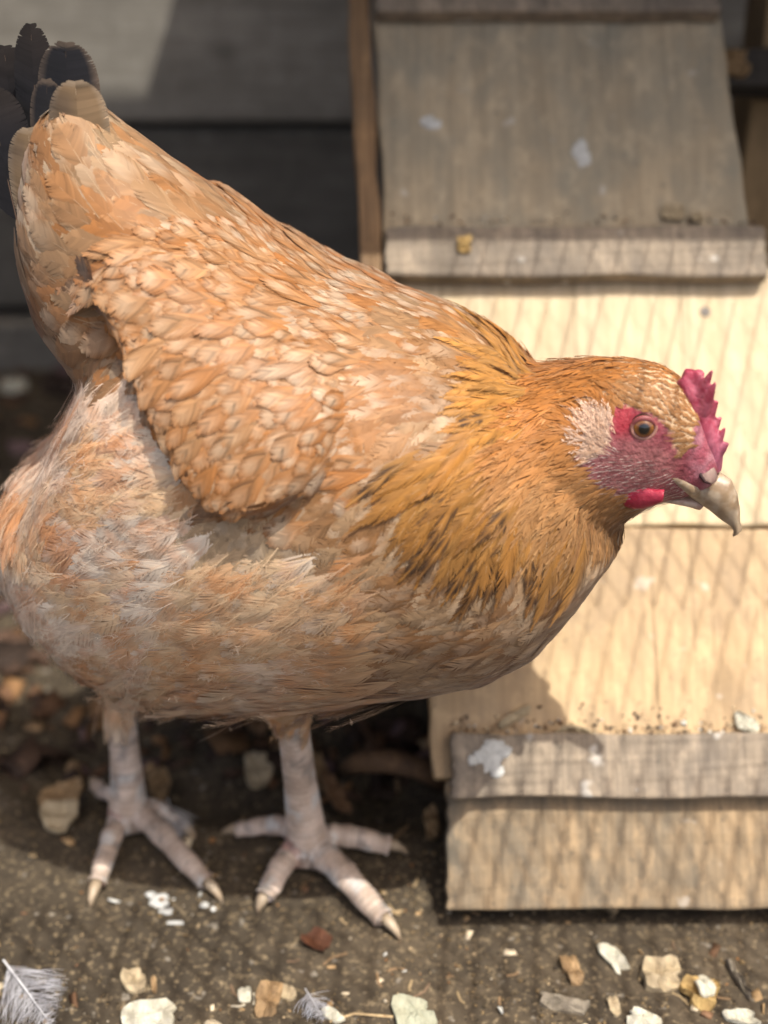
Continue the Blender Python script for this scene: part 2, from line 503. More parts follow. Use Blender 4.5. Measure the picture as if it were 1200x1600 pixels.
# unseen walls added at both sides under the roof to block sky light
for nm, xa in (('sky_blocker', -0.62), ('sky_blocker', 0.66)):
    bm = bmesh.new(); bmesh.ops.create_cube(bm, size=1)
    bmesh.ops.scale(bm, vec=(0.02, 0.42, 0.70), verts=bm.verts)
    bmesh.ops.translate(bm, vec=(xa, 0.40, 0.265), verts=bm.verts)
    bmesh.ops.bevel(bm, geom=list(bm.edges), offset=.002, segments=1, affect='EDGES')
    me = bpy.data.meshes.new(nm); bm.to_mesh(me); bm.free()
    tag(link_mesh(nm, me, dark_m, None, False), kind='structure')

# ------------------------------------------------------------------ netting overhead (throws the mesh shadow)
NZ = 0.52
net_m = plain_mat('black_netting', (0.03, 0.03, 0.03), 0.6)
net_v = []; net_f = []
def strand(a, b, r=0.0009):
    a = np.array(a); b = np.array(b); d = b - a; d /= np.linalg.norm(d)
    u = np.cross(d, (0, 0, 1)); u /= np.linalg.norm(u); v_ = np.cross(d, u)
    k = len(net_v)
    for p in (a, b):
        for t in range(4):
            an = math.pi / 2 * t
            net_v.append(p + (u * math.cos(an) + v_ * math.sin(an)) * r)
    for t in range(4):
        net_f.append((k + t, k + (t + 1) % 4, k + 4 + (t + 1) % 4, k + 4 + t))
def net_panel(x0, x1, y0, y1, sx, sd, rr=.00095, rd=.00030):
    nxx = int((x1 - x0) / sx)
    for i in range(nxx + 1):
        x = x0 + i * sx + random.uniform(-.0008, .0008)
        lean = 0.10
        strand((x, y0, NZ), (x + (y1 - y0) * lean, y1, NZ), rr)
    h = y1 - y0
    x = x0 - h * 0.9
    while x < x1:
        a = max(0, (x0 - x) / .9); b = min(h, (x1 - x) / .9)
        if b > a: strand((x + a * .9, y1 - a, NZ - .001), (x + b * .9, y1 - b, NZ - .001), rd)
        x += sd
net_panel(0.10, 0.50, 0.031, 0.15, 0.0132, 0.0132, .00050, .00018)
net_panel(0.10, 0.50, -0.040, 0.030, 0.0132, 0.0132, .00078, .00040)
net_panel(0.155, 0.50, -0.115, -0.041, 0.0132, 0.0132, .00052, .0002)
net_panel(0.155, 0.50, -0.24, -0.116, 0.0132, 0.0132, .00105, .0006)
net_panel(-0.12, 0.13, -0.30, -0.150, 0.0140, 0.0160, .00085, .00085)
net = mesh_obj('wire_netting', net_v, net_f, net_m, None, False)
tag(net, kind='structure')

# ================================================================== the hen
PSI = math.radians(12)
P0 = np.array([-0.08, 0.043, 0.0])
HX = np.array([math.cos(PSI), -math.sin(PSI), 0]); HY = np.array([math.sin(PSI), math.cos(PSI), 0])
def HP(px, py, lat=0.0):                     # point on the hen's own lengthwise plane (lat = metres towards her left)
    return hit(px, py, P0 + HY * lat, HY)
def mirror(p):
    p = np.asarray(p, float)
    return p - 2 * ((p - P0) @ HY)[..., None] * HY

hen = empty('hen', tuple(P0))
tag(hen, 'buff orange hen with small red comb walking in front of the ramp', 'hen')
bpy.context.view_layer.update()
def to_hen(o):
    o.parent = hen
    o.matrix_parent_inverse = hen.matrix_world.inverted()
    return o

def headlat(px):                             # head and neck turn a little towards the camera
    return -max(0.0, (px - 880) / F * 0.54) * 0.24

bv = []; bf = []
def loft(stations, inset=0.0035, n=28, power=2.2, off=0.0):
    k0 = len(bv)
    m = len(stations)
    for st in stations:
        (tp, bp, b) = st[:3]
        lat = headlat((tp[0] + bp[0]) / 2) + off
        T = HP(*tp, lat); B = HP(*bp, lat)
        c = (T + B) / 2; a = (T - B); e = np.linalg.norm(a) / 2; a /= 2 * e
        v = c - CAM; v /= np.linalg.norm(v)
        k = (v @ a) / (v @ HY)
        h = math.sqrt(max(e * e - (b * k) ** 2, (0.55 * e) ** 2))
        h = max(h - inset, 0.0025); bb = max(b - inset * .8, 0.0025)
        for j in range(n):
            t = 2 * math.pi * j / n
            ct, st_ = math.cos(t), math.sin(t)
            x = math.copysign(abs(ct) ** (2 / power), ct); y = math.copysign(abs(st_) ** (2 / power), st_)
            bv.append(c + a * y * h + HY * x * bb)
    for i in range(m - 1):
        for j in range(n):
            bf.append((k0 + i * n + j, k0 + i * n + (j + 1) % n, k0 + (i + 1) * n + (j + 1) % n, k0 + (i + 1) * n + j))
    bf.append(tuple(k0 + j for j in range(n))[::-1])
    bf.append(tuple(k0 + (m - 1) * n + j for j in range(n)))

def tube(pts, rad, n=14):
    k0 = len(bv); pts = [np.asarray(p, float) for p in pts]
    m = len(pts)
    up = None
    for i, p in enumerate(pts):
        d = pts[min(i + 1, m - 1)] - pts[max(i - 1, 0)]; d /= np.linalg.norm(d)
        if up is None: up = np.array([0.3, 1, 0.2])
        u = up - d * (up @ d); u /= np.linalg.norm(u); up = u
        v = np.cross(d, u)
        r = rad[i]
        for j in range(n):
            t = 2 * math.pi * j / n
            bv.append(p + (u * math.cos(t) + v * math.sin(t)) * r)
    for i in range(m - 1):
        for j in range(n):
            bf.append((k0 + i * n + j, k0 + i * n + (j + 1) % n, k0 + (i + 1) * n + (j + 1) % n, k0 + (i + 1) * n + j))
    bf.append(tuple(k0 + j for j in range(n))[::-1])
    bf.append(tuple(k0 + (m - 1) * n + j for j in range(n)))

# torso
loft([((36, 715), (42, 850), .018), ((50, 668), (54, 892), .038), ((76, 634), (80, 934), .052), ((118, 596), (116, 985), .062),
      ((172, 480), (167, 1040), .071), ((235, 350), (230, 1074), .077), ((310, 302), (300, 1086), .081), ((400, 320), (400, 1088), .083),
      ((500, 376), (500, 1086), .083), ((600, 411), (600, 1080), .081), ((690, 446), (690, 1074), .076), ((780, 500), (775, 1058), .070),
      ((845, 572), (848, 1024), .062), ((905, 655), (910, 955), .049), ((950, 745), (948, 900), .034), ((974, 800), (972, 856), .014)])
# tail
loft([((430, 330), (180, 700), .060), ((340, 270), (135, 610), .052), ((260, 218), (75, 530), .042), ((200, 178), (36, 440), .032),
      ((160, 146), (30, 320), .022), ((132, 134), (36, 230), .013)], 0.004)
# neck and head
loft([((660, 520), (640, 880), .056), ((750, 538), (715, 905), .052), ((825, 560), (800, 905), .045), ((875, 556), (885, 880), .036),
      ((930, 551), (940, 850), .0275), ((985, 553), (985, 812), .0235), ((1035, 562), (1015, 797), .0205), ((1066, 584), (1045, 787), .0165),
      ((1096, 626), (1075, 782), .0122), ((1117, 682), (1098, 773), .0090), ((1127, 718), (1114, 763), .0062)], 0.0016, 28, 2.15)
# thighs under the fluff
for (a, b, c_, lat) in [((330, 830), (300, 980), (215, 1080), 0.03), ((430, 850), (450, 990), (455, 1078), -0.028)]:
    tube([HP(*a, lat * 1.1), HP(*b, lat * 1.15), HP(*c_, lat)], [.046, .034, .011])
# legs and toes
PATHS = []
def toe(base, tip, r0, r1, z0=.010, arch=.004, knob=True):
    b = G(*base, z0); t = G(*tip, 0.0035)
    pts = []; rad = []
    for k in range(9):
        f = k / 8
        p = b * (1 - f) + t * f
        p[2] = z0 * (1 - f) + 0.0042 * f + arch * math.sin(math.pi * f) * (1 - f)
        p[2] += gz(p[0], p[1]) * 0.7
        pts.append(p); rad.append(.80 * (r0 * (1 - f) + r1 * f) * (1 + (0.10 * math.sin(f * 20) if knob else 0)))
    tube(pts, rad, 12); PATHS.append((np.array(pts), np.array(rad), np.array([0, -.35, 1.0])))
    return pts
def leg(ankle, zank, shank, rads, toes):
    A = G(*ankle, zank)
    pts = [A]; rr = [rads[0]]
    for (px, py, dy), r in zip(shank, rads[1:]):
        pts.append(hit(px, py, A + np.array([0, dy, 0]), (0, 1, 0))); rr.append(r)
    tube(pts, rr, 16); PATHS.append((np.array(pts[:5]), np.array(rr[:5]), np.array([0.15, -1.0, .1])))
    tube([A + np.array([0, 0, .001]), A - np.array([0, 0.002, zank * .75])], [rads[0] * 1.12, rads[0] * 1.0], 14)
    tips = []
    for (b, t, r0, r1) in toes:
        tips.append(toe(b, t, r0, r1))
    return tips
tips = []
tips += leg((200, 1262), .014, [(200, 1225, .000), (195, 1175, .002), (190, 1120, .006), (188, 1060, .012), (215, 985, .02)], [.0092, .0080, .0069, .0065, .0068, .0085],
            [((190, 1275), (151, 1386), .0068, .0050), ((215, 1272), (326, 1386), .0078, .0052), ((225, 1262), (290, 1302), .0065, .0045), ((190, 1255), (150, 1215), .0055, .004)])
tips += leg((480, 1312), .014, [(474, 1265, -.001), (468, 1215, -.004), (460, 1150, -.009), (455, 1095, -.014), (455, 1010, -.02)], [.0098, .0084, .0073, .0068, .0070, .0085],
            [((455, 1335), (412, 1408), .0075, .0056), ((500, 1335), (602, 1440), .0088, .0060), ((505, 1310), (606, 1326), .0072, .0058), ((465, 1300), (374, 1300), .0068, .0045)])

raw = mesh_obj('body_raw', bv, bf, None, None, False)
m1 = raw.modifiers.new('r', 'REMESH'); m1.mode = 'VOXEL'; m1.voxel_size = 0.0019
m2 = raw.modifiers.new('s', 'SMOOTH'); m2.factor = 0.5; m2.iterations = 7
dg = bpy.context.evaluated_depsgraph_get()
bme = bpy.data.meshes.new_from_object(raw.evaluated_get(dg))
bpy.data.objects.remove(raw)
bme.name = 'body'
nv = len(bme.vertices)
BV = np.empty(nv * 3, np.float32); bme.vertices.foreach_get('co', BV); BV = BV.reshape(-1, 3).astype(float)
BN = np.empty(nv * 3, np.float32); bme.vertices.foreach_get('normal', BN); BN = BN.reshape(-1, 3).astype(float)

WING = [(135, 440), (180, 395), (240, 362), (350, 372), (450, 402), (530, 450), (560, 540), (540, 650), (510, 750), (430, 802), (332, 800), (285, 745), (225, 640), (190, 525)]
def near_px(P):                              # photo pixel of a point on the near side (far side mirrored onto it)
    lat = (P - P0) @ HY
    Q = np.where((lat > 0)[:, None], mirror(P), P)
    return project(Q), lat
px, lat = near_px(BV)
isleg = (BV[:, 2] < 0.108) & (px[:, 1] > 1092)
rear = [(600, 540), (540, 455), (450, 402), (350, 372), (240, 362), (180, 395), (135, 440), (190, 525), (225, 640), (285, 745), (332, 800), (430, 802)]
wd = polydist(px, WING)
front = sstep(620, 470, px[:, 0])
side = np.clip(np.abs(BN @ HY) * 1.6 - .25, 0, 1)
push = np.where(inpoly(px, WING), sstep(0, 26, wd), 0) * front * side * 0.0075
BV = BV + (HY * np.sign(lat)[:, None]) * push[:, None] + BN * push[:, None] * 0.3
bme.vertices.foreach_set('co', BV.astype(np.float32).ravel()); bme.update()
bme.vertices.foreach_get('normal', b2 := np.empty(nv * 3, np.float32)); BN = b2.reshape(-1, 3).astype(float)
px, lat = near_px(BV)

# ---- skin pigment
EAR0 = [(892, 640), (920, 626), (950, 634), (958, 660), (945, 705), (912, 722), (892, 690)]
FACE = [(940, 662), (955, 638), (975, 630), (1020, 645), (1046, 668), (1060, 712), (1076, 706), (1088, 660), (1096, 590), (1150, 600), (1160, 800), (1060, 800),
        (1000, 800), (975, 775), (955, 772), (925, 768), (905, 750), (892, 720), (896, 700), (930, 695)]
skin = np.zeros((nv, 3)); skin[:] = (0.50, 0.34, 0.20)
face = inpoly(px, FACE) & ~isleg
nz = fbm(BV, 500, 3)
fc = lerp(np.array([0.20, 0.034, 0.05]), np.array([0.28, 0.085, 0.095]), sstep(.35, .7, nz)[:, None])
pale = sstep(70, 20, polydist(px, [(915, 740), (1010, 735)], False))      # paler bristled cheek
fc = lerp(fc, np.array([0.30, 0.135, 0.125]), (pale * .6)[:, None])
red = sstep(34, 10, np.abs(np.linalg.norm((px - (975, 655)) * (1, .8), axis=1)))
fc = lerp(fc, np.array([0.30, 0.02, 0.032]), (red * .8)[:, None])
nas = sstep(1066, 1090, px[:, 0]) * sstep(640, 665, px[:, 1])
fc = lerp(fc, lerp(np.array([0.28, 0.07, 0.095]), np.array([0.36, 0.155, 0.185]), sstep(.4, .65, fbm(BV, 260, 9))[:, None]), nas[:, None] * .85)
skin[face] = fc[face]
lg = lerp(np.array([0.40, 0.32, 0.265]), np.array([0.50, 0.42, 0.36]), sstep(.35, .65, fbm(BV, 220, 8))[:, None])
pink = sstep(.003, -.005, (BV @ RIGHT) - np.interp(BV[:, 2], [0, .08], [-.125, -.13])) * (px[:, 0] < 350)
pink = np.maximum(pink, sstep(.004, -.004, (BV @ RIGHT) + .0395) * (px[:, 0] > 350))
lg = lerp(lg, np.array([0.36, 0.175, 0.135]), (pink * .7)[:, None])
drop = sstep(.56, .66, fbm(BV, 150, 31)); lg = lerp(lg, np.array([0.52, 0.52, 0.50]), drop[:, None] * .8)
dirt_ = sstep(.60, .68, fbm(BV, 190, 77)); lg = lerp(lg, np.array([0.12, 0.12, 0.115]), dirt_[:, None] * .6)
band = np.sin(np.where(BV[:, 2] > .016, BV[:, 2], (BV[:, 0] - BV[:, 1])) * 2 * math.pi / .0034) > 0.75
lg = np.where(band[:, None], lg * .62, lg)
skin[inpoly(px, EAR0) & ~isleg] = (0.44, 0.31, 0.24)
skin[isleg] = lg[isleg]
body_m = pigment_mat('hen_skin', 0.5, 0.0, 0.0, 0.35, 700, 0.22, 0.8, 0.10, 520, 0.0009)
la = bme.attributes.new('leg', 'FLOAT', 'POINT'); la.data.foreach_set('value', isleg.astype(np.float32))
bt_ = body_m.node_tree; at_ = bt_.nodes.new('ShaderNodeAttribute'); at_.attribute_name = 'leg'
vo_ = bt_.nodes.new('ShaderNodeTexVoronoi'); vo_.inputs['Scale'].default_value = 330
tc_ = bt_.nodes.new('ShaderNodeTexCoord'); bt_.links.new(tc_.outputs['Object'], vo_.inputs['Vector'])
mu_ = bt_.nodes.new('ShaderNodeMath'); mu_.operation = 'MULTIPLY'; bt_.links.new(vo_.outputs['Distance'], mu_.inputs[0]); bt_.links.new(at_.outputs['Fac'], mu_.inputs[1])
b1_ = bt_.nodes.new('ShaderNodeBump'); b1_.inputs['Strength'].default_value = .9; b1_.inputs['Distance'].default_value = .0012; b1_.invert = True
bt_.links.new(mu_.outputs[0], b1_.inputs['Height'])
old_ = [n for n in bt_.nodes if n.type == 'BUMP' and n != b1_][0]; bt_.links.new(b1_.outputs[0], old_.inputs['Normal'])
body = link_mesh('body', bme, body_m, None, True, skin)
to_hen(body)
bvh = BVHTree.FromPolygons([tuple(v) for v in BV], [tuple(p.vertices) for p in bme.polygons])
def cast(pxx, pyy):
    d = ray(pxx, pyy)
    loc, nrm, _, _ = bvh.ray_cast(Vector(CAM), Vector(d).normalized())
    if loc is None:
        p = HP(pxx, pyy, headlat(pxx)); return p, -HY
    return np.array(loc), np.array(nrm)

# ---- plumage
EAR = [(892, 640), (920, 626), (950, 634), (958, 660), (945, 705), (912, 722), (892, 690)]
HEAD = [(835, 560), (870, 520), (1080, 520), (1130, 600), (1130, 760), (1050, 805), (1000, 835), (960, 866), (890, 880), (815, 850), (768, 760), (778, 660)]
HACK = [(860, 530), (790, 520), (735, 580), (712, 645), (685, 705), (645, 755), (665, 805), (695, 860), (740, 885), (820, 888), (930, 868), (970, 850), (880, 840), (800, 700)]
TAILP = [(-200, -200), (150, 60), (330, 235), (340, 330), (235, 362), (180, 392), (135, 440), (185, 520), (190, 610), (90, 610), (-50, 590), (-400, 300)]
BACKP = [(150, 60), (870, 550), (780, 535), (700, 550), (620, 540), (560, 540), (530, 450), (450, 402), (350, 372), (240, 362), (330, 330)]
T_FACE, T_EAR, T_HEAD, T_HACK, T_WING, T_TAIL, T_BACK, T_BREAST, T_FLUFF, T_LEG = range(10)
def classify(px, P):
    c = np.full(len(px), T_FLUFF)
    c[(px[:, 0] > 560) | ((px[:, 0] > 440) & (px[:, 1] < 900)) | ((px[:, 0] > 300) & (px[:, 1] < 900) & (px[:, 1] > 790))] = T_BREAST
    for t, poly in ((T_BACK, BACKP), (T_TAIL, TAILP), (T_WING, WING), (T_HACK, HACK), (T_HEAD, HEAD), (T_FACE, FACE), (T_EAR, EAR)):
        c[inpoly(px, poly)] = t
    c[(c == T_FLUFF) & (px[:, 1] < 590) & (px[:, 0] < 340)] = T_TAIL
    top = (px[:, 1] < 520) & (c == T_BREAST)
    c[top] = T_BACK
    c[(P[:, 2] < 0.098) & (px[:, 1] > 1106)] = T_LEG
    return c

FLOW = np.array([  # px, py, dx, dy
    (895, 655, -.7, -.5), (925, 640, -.25, -1), (900, 705, -.75, .5), (948, 655, .05, -1), (940, 690, -.5, -.5), (930, 740, -.9, .35), (1000, 750, -.9, .3), (1060, 760, -.8, .5),
    (1060, 575, -1, -.25), (980, 565, -1, -.05), (1050, 640, -.8, -.6), (900, 570, -1, .15), (900, 620, -.9, .35), (870, 700, -.85, .5), (850, 780, -.8, .55), (930, 800, -.55, .8),
    (980, 820, -.35, .9), (880, 850, -.5, .8), (830, 640, -.9, .45), (800, 720, -.85, .5), (790, 800, -.8, .6),
    (830, 565, -.9, .35), (770, 560, -.95, .3), (700, 570, -1, .1), (690, 640, -.9, .35), (640, 620, -1, .15), (720, 720, -.6, .8), (650, 740, -.75, .65), (700, 820, -.35, .95), (620, 820, -.6, .8), (760, 860, -.1, 1), (840, 880, .05, 1), (920, 870, -.2, 1), (560, 740, -.9, .45),
    (940, 900, -.55, .85), (880, 980, -.6, .8), (800, 950, -.6, .7), (700, 1000, -.9, .45), (800, 1050, -.9, .4), (600, 950, -1, .3), (600, 1080, -1, .15), (500, 1000, -1, .3), (480, 900, -.85, .5), (530, 850, -.95, .3),
    (780, 490, -.9, -.35), (680, 450, -.9, -.4), (560, 400, -.9, -.4), (450, 340, -.85, -.5), (350, 280, -.8, -.6), (260, 210, -.75, -.65), (650, 510, -1, -.15),
    (150, 150, -.55, -.85), (80, 220, -.5, -.85), (150, 300, -.6, -.75), (60, 350, -.6, -.75), (250, 320, -.85, -.45), (60, 460, -.85, -.3), (120, 480, -.75, -.1), (140, 580, -.75, .5), (30, 420, -.6, -.6),
    (200, 420, -.95, .15), (300, 420, -1, .1), (420, 450, -1, .05), (520, 520, -1, .05), (250, 520, -.85, .45), (350, 560, -.85, .45), (450, 600, -.9, .35), (550, 640, -.95, .25), (260, 640, -.55, .85), (340, 700, -.5, .85), (320, 770, -.4, .9), (430, 730, -.55, .8), (500, 740, -.8, .55), (180, 480, -.8, .4),
    (100, 660, -1, .1), (200, 680, -1, .05), (40, 740, -1, .25), (120, 780, -1, .25), (240, 760, -1, .1), (40, 860, -.6, .8), (100, 900, -.9, .45), (200, 860, -1, .2), (100, 980, -.7, .7), (180, 1030, -.6, .75), (160, 960, -.85, .45),
    (330, 850, -.6, .8), (300, 930, -.7, .65), (400, 860, -.6, .8), (400, 960, -.85, .5), (260, 1000, -.75, .6), (330, 1060, -.8, .5), (450, 1080, -.8, .4), (430, 1110, -.6, .7), (230, 1080, -.4, .85), (190, 1090, -.2, 1)], float)
def flow(px, N, far):
    d2 = np.linalg.norm(px[:, None, :] - FLOW[None, :, :2], axis=2)
    wgt = 1 / (d2 + 14) ** 3
    v = (wgt[..., None] * (FLOW[None, :, 2:] / np.linalg.norm(FLOW[:, 2:], axis=1)[None, :, None])).sum(1) / wgt.sum(1)[:, None]
    v /= np.linalg.norm(v, axis=1)[:, None] + 1e-9
    d3 = v[:, :1] * RIGHT - v[:, 1:] * UP
    d3 = np.where(far[:, None], d3 - 2 * (d3 @ HY)[:, None] * HY, d3)
    nf = N @ FWD
    nfm = np.where(far, (N - 2 * (N @ HY)[:, None] * HY) @ FWD, nf)
    t = d3 - N * (d3 * N).sum(1)[:, None]
    t /= np.linalg.norm(t, axis=1)[:, None] + 1e-9
    return t

# random points on the body, by area
tris = np.array([(p.vertices[0], p.vertices[i], p.vertices[i + 1]) for p in bme.polygons for i in range(1, len(p.vertices) - 1)])
ta, tb, tc = BV[tris[:, 0]], BV[tris[:, 1]], BV[tris[:, 2]]
area = np.linalg.norm(np.cross(tb - ta, tc - ta), axis=1) / 2
NC = 260000
pick = rng.choice(len(tris), NC, p=area / area.sum())
u1 = np.sqrt(rng.random(NC)); u2 = rng.random(NC)
wa, wb, wc = 1 - u1, u1 * (1 - u2), u1 * u2
SP = ta[pick] * wa[:, None] + tb[pick] * wb[:, None] + tc[pick] * wc[:, None]
SN = BN[tris[pick, 0]] * wa[:, None] + BN[tris[pick, 1]] * wb[:, None] + BN[tris[pick, 2]] * wc[:, None]
SN /= np.linalg.norm(SN, axis=1)[:, None]
Spx, Slat = near_px(SP)
Sfar = Slat > 0
Scl = classify(Spx, SP)
jit_ = (fbm(SP, 90, 301, 2)[:, None] - .5) * np.array([130., 90.]) + rng.normal(0, 7, (NC, 2))
Scl2 = classify(Spx + jit_, SP)
soft_ = np.isin(Scl, (T_WING, T_BREAST, T_BACK, T_FLUFF, T_HACK)) & np.isin(Scl2, (T_BREAST, T_BACK, T_FLUFF, T_HACK, T_WING)) & ((Spx[:, 0] > 400) | (Spx[:, 1] > 830))
Scl = np.where(soft_, Scl2, Scl)
def poisson(ids, r):
    cell = {}
    out = []
    P = SP[ids]; K = np.floor(P / r).astype(int)
    r2 = r * r
    for i, p, k in zip(ids, P.tolist(), K.tolist()):
        ok = True
        for dx in (-1, 0, 1):
            for dy in (-1, 0, 1):
                for dz in (-1, 0, 1):
                    for q in cell.get((k[0] + dx, k[1] + dy, k[2] + dz), ()):
                        if (q[0] - p[0]) ** 2 + (q[1] - p[1]) ** 2 + (q[2] - p[2]) ** 2 < r2:
                            ok = False; break
                    if not ok: break
                if not ok: break
            if not ok: break
        if ok:
            cell.setdefault(tuple(k), []).append(p); out.append(i)
    return np.array(out)

def outline(s, kind):
    s = np.clip(s, 0, 1)
    if kind == 'round':
        return np.where(s < .55, .45 + .55 * np.sin(s / .55 * math.pi / 2), np.sqrt(np.clip(1 - ((s - .55) / .46) ** 2, 0.0, 1)))
    if kind == 'blunt':
        return np.where(s < .6, .35 + .65 * np.sin(s / .6 * math.pi / 2), np.sqrt(np.clip(1 - (np.clip(s - .6, 0, 1) / .41) ** 3, 0.0, 1)))
    if kind == 'lance':
        return np.where(s < .4, .5 + .5 * np.sin(s / .4 * math.pi / 2), np.clip(1 - (np.clip(s - .4, 0, 1) / .62) ** 1.5, 0.02, 1))
    return np.where(s < .5, .5 + .5 * np.sin(s / .5 * math.pi / 2), np.clip(1 - ((s - .5) / .54) ** 2, 0.03, 1))

def template(nb, kind, adv, fill, jit, seed, shaft=0.02, s0=0.08, rows=3, fray=0.06, splits=1):
    r = np.random.default_rng(seed)
    S = []; Q = []; E = []; Zj = []; Fq = []; Bid = []; FF = []
    k = 0
    step = (1 - s0) / nb
    fs = np.linspace(0, 1, rows)
    for sd in (-1, 1):
        split = set(r.integers(nb // 3, nb, int(splits)).tolist())
        tn = np.convolve(r.normal(0, 1, nb + 4), [.3, .5, .7, .5, .3], 'valid')
        for i in range(nb):
            sb = s0 + step * (i + .5) + r.normal(0, jit * step)
            end = sb + adv * (1.06 - sb) + r.normal(0, jit * step * 1.5)
            q_end = outline(np.array(end), kind) * (1 + r.normal(0, fray))
            if i in split: end += step * 1.2
            wave = r.normal(0, .10)
            hw = step * fill / 2
            zj = r.normal(0, 1)
            tone = tn[i] + r.normal(0, .5)
            for f in fs:
                taper = (1 - .62 * f ** 5) if fill > .8 else (1 - .75 * f)
                c_s = sb + (end - sb) * f ** 1.1
                qq = (q_end * f ** .85 + (wave * math.sin(f * 3.1) * (1 if fill < .8 else 0))) * sd
                for o in (-1, 1):
                    S.append(c_s + o * hw * taper); Q.append(qq); E.append(f); Zj.append(zj * f); Bid.append(tone); FF.append(f * q_end)
            for t in range(rows - 1):
                a = k + 2 * t
                Fq.append((a, a + 1, a + 3, a + 2) if sd > 0 else (a, a + 2, a + 3, a + 1))
            k += 2 * rows
    # shaft
    for s_ in (0, .33, .66, .95):
        for o in (-1, 1):
            S.append(s_); Q.append(o * shaft * (1.2 - s_)); E.append(-1); Zj.append(1.2); Bid.append(0); FF.append(0)
    for t in range(3):
        a = k + 2 * t; Fq.append((a, a + 2, a + 3, a + 1))
    S = np.array(S); Q = np.array(Q)
    i = np.clip(np.floor(S * 4), 0, 3).astype(int); f = S * 4 - i
    W_ = np.zeros((len(S), 15))
    qa = np.abs(Q); cs = np.where(Q < 0, 0, 2)
    ar = np.arange(len(S))
    for di, wi in ((0, 1 - f), (1, f)):
        np.add.at(W_, (ar, (i + di) * 3 + 1), wi * (1 - qa))
        np.add.at(W_, (ar, (i + di) * 3 + cs), wi * qa)
    return dict(S=S, Q=Q, E=np.array(E), Z=np.array(Zj), tone=np.array(Bid), W=W_, F=np.array(Fq), FF=np.array(FF))

def control(roots, nrm, dirs, L, W, lift, h0, conform, curl, camber):
    N = len(roots)
    bt = np.cross(nrm, dirs)
    C = np.zeros((N, 5, 3, 3))
    for a in range(5):
        s = a / 4
        for b in range(3):
            q = b - 1
            flat = roots + dirs * (s * L)[:, None] + bt * (q * W / 2)[:, None]
            hgt = h0 + lift * s * L - camber * q * q * W - curl * L * max(0, s - .5) ** 2 * 2
            fl = flat + nrm * hgt[:, None]
            if conform > 0:
                cf = np.empty((N, 3)); 
                for n_ in range(N):
                    loc, no, _, _ = bvh.find_nearest(flat[n_])
                    cf[n_] = loc[0] + no[0] * hgt[n_], loc[1] + no[1] * hgt[n_], loc[2] + no[2] * hgt[n_]
                C[:, a, b] = fl * (1 - conform) + cf * conform
            else:
                C[:, a, b] = fl
    return C

def free_normals(o, nn):
    a = o.data.attributes.new('custom_normal', 'FLOAT_VECTOR', 'POINT')
    a.data.foreach_set('vector', np.ascontiguousarray(nn, np.float32).ravel())
    o.data.update()
feather_m = pigment_mat('feather', 0.55, 0.22, 0.15, 0.25)
NTRI = 0
def build(name, C, nrm, temps, colour, L, zjit, split=None, kind='stuff', soft=0.0, across=0.35, pig=.77):
    """C control grids -> one mesh of barbed feathers (or one object per feather for the indices in split)"""
    global NTRI
    N = len(C)
    tid = rng.integers(0, len(temps), N)
    vs = []; fs = []; cs = []; ns = []; k = 0; singles = []
    bt_all = C[:, 2, 2] - C[:, 2, 0]; bt_all /= np.linalg.norm(bt_all, axis=1)[:, None] + 1e-9
    dr_all = C[:, 4, 1] - C[:, 0, 1]; dr_all /= np.linalg.norm(dr_all, axis=1)[:, None] + 1e-9
    fn_all = np.cross(dr_all, bt_all); fn_all *= np.sign((fn_all * nrm).sum(1))[:, None]
    fn_all = fn_all * (1 - soft) + nrm * soft
    for t_i, T in enumerate(temps):
        ids = np.where(tid == t_i)[0]
        if not len(ids): continue
        V = np.einsum('mk,nkc->nmc', T['W'], C[ids].reshape(len(ids), 15, 3))
        V = V + nrm[ids][:, None, :] * (T['Z'][None, :] * zjit)[..., None]
        cc = np.clip(colour(ids, T) * pig, 0.004, 0.9)
        NN = fn_all[ids][:, None, :] + bt_all[ids][:, None, :] * (T['Q'] * across)[None, :, None] + dr_all[ids][:, None, :] * ((T['S'] - .4) * .3)[None, :, None]
        NN /= np.linalg.norm(NN, axis=2)[..., None]
        if split is not None:
            for a, i in enumerate(ids):
                if i in split: singles.append((i, V[a], T['F'], cc[a], NN[a]))
            keep = np.array([i not in split for i in ids], bool)
            V = V[keep]; cc = cc[keep]; NN = NN[keep]
        ns.append(NN.reshape(-1, 3))
        M = len(T['S'])
        vs.append(V.reshape(-1, 3)); cs.append(cc.reshape(-1, 3))
        fs.append((T['F'][None] + (k + np.arange(len(V)) * M)[:, None, None]).reshape(-1, 4)); k += len(V) * M
    o = None
    if k:
        o = fast_mesh(name, np.concatenate(vs), np.concatenate(fs), feather_m, None, True, np.concatenate(cs))
        free_normals(o, np.concatenate(ns))
        if kind: o['kind'] = kind
        to_hen(o)
        NTRI += 2 * len(o.data.polygons)
    for (i, V, Fq, cc, nn) in singles:
        o2 = fast_mesh({'wing_plumage': 'wing_feather', 'tail_plumage': 'tail_feather', 'flight_plumage': 'flight_feather'}.get(name, 'feather'), V, Fq, feather_m, None, True, cc)
        free_normals(o2, nn); to_hen(o2); NTRI += 2 * len(Fq)
    return o

BUFF = np.array([0.53, 0.215, 0.058]); CREAM = np.array([0.74, 0.55, 0.345]); WHITE = np.array([0.78, 0.68, 0.56]); RUST = np.array([0.40, 0.155, 0.045])
GOLD = np.array([0.56, 0.235, 0.035]); DARK = np.array([0.055, 0.03, 0.018]); TAN = np.array([0.47, 0.33, 0.19]); HEADC = np.array([0.52, 0.205, 0.045])

def gather(t, r, inv=1.0):
    ids = np.where(Scl == t)[0]
    ids = rng.permutation(ids)
    return poisson(ids, r)

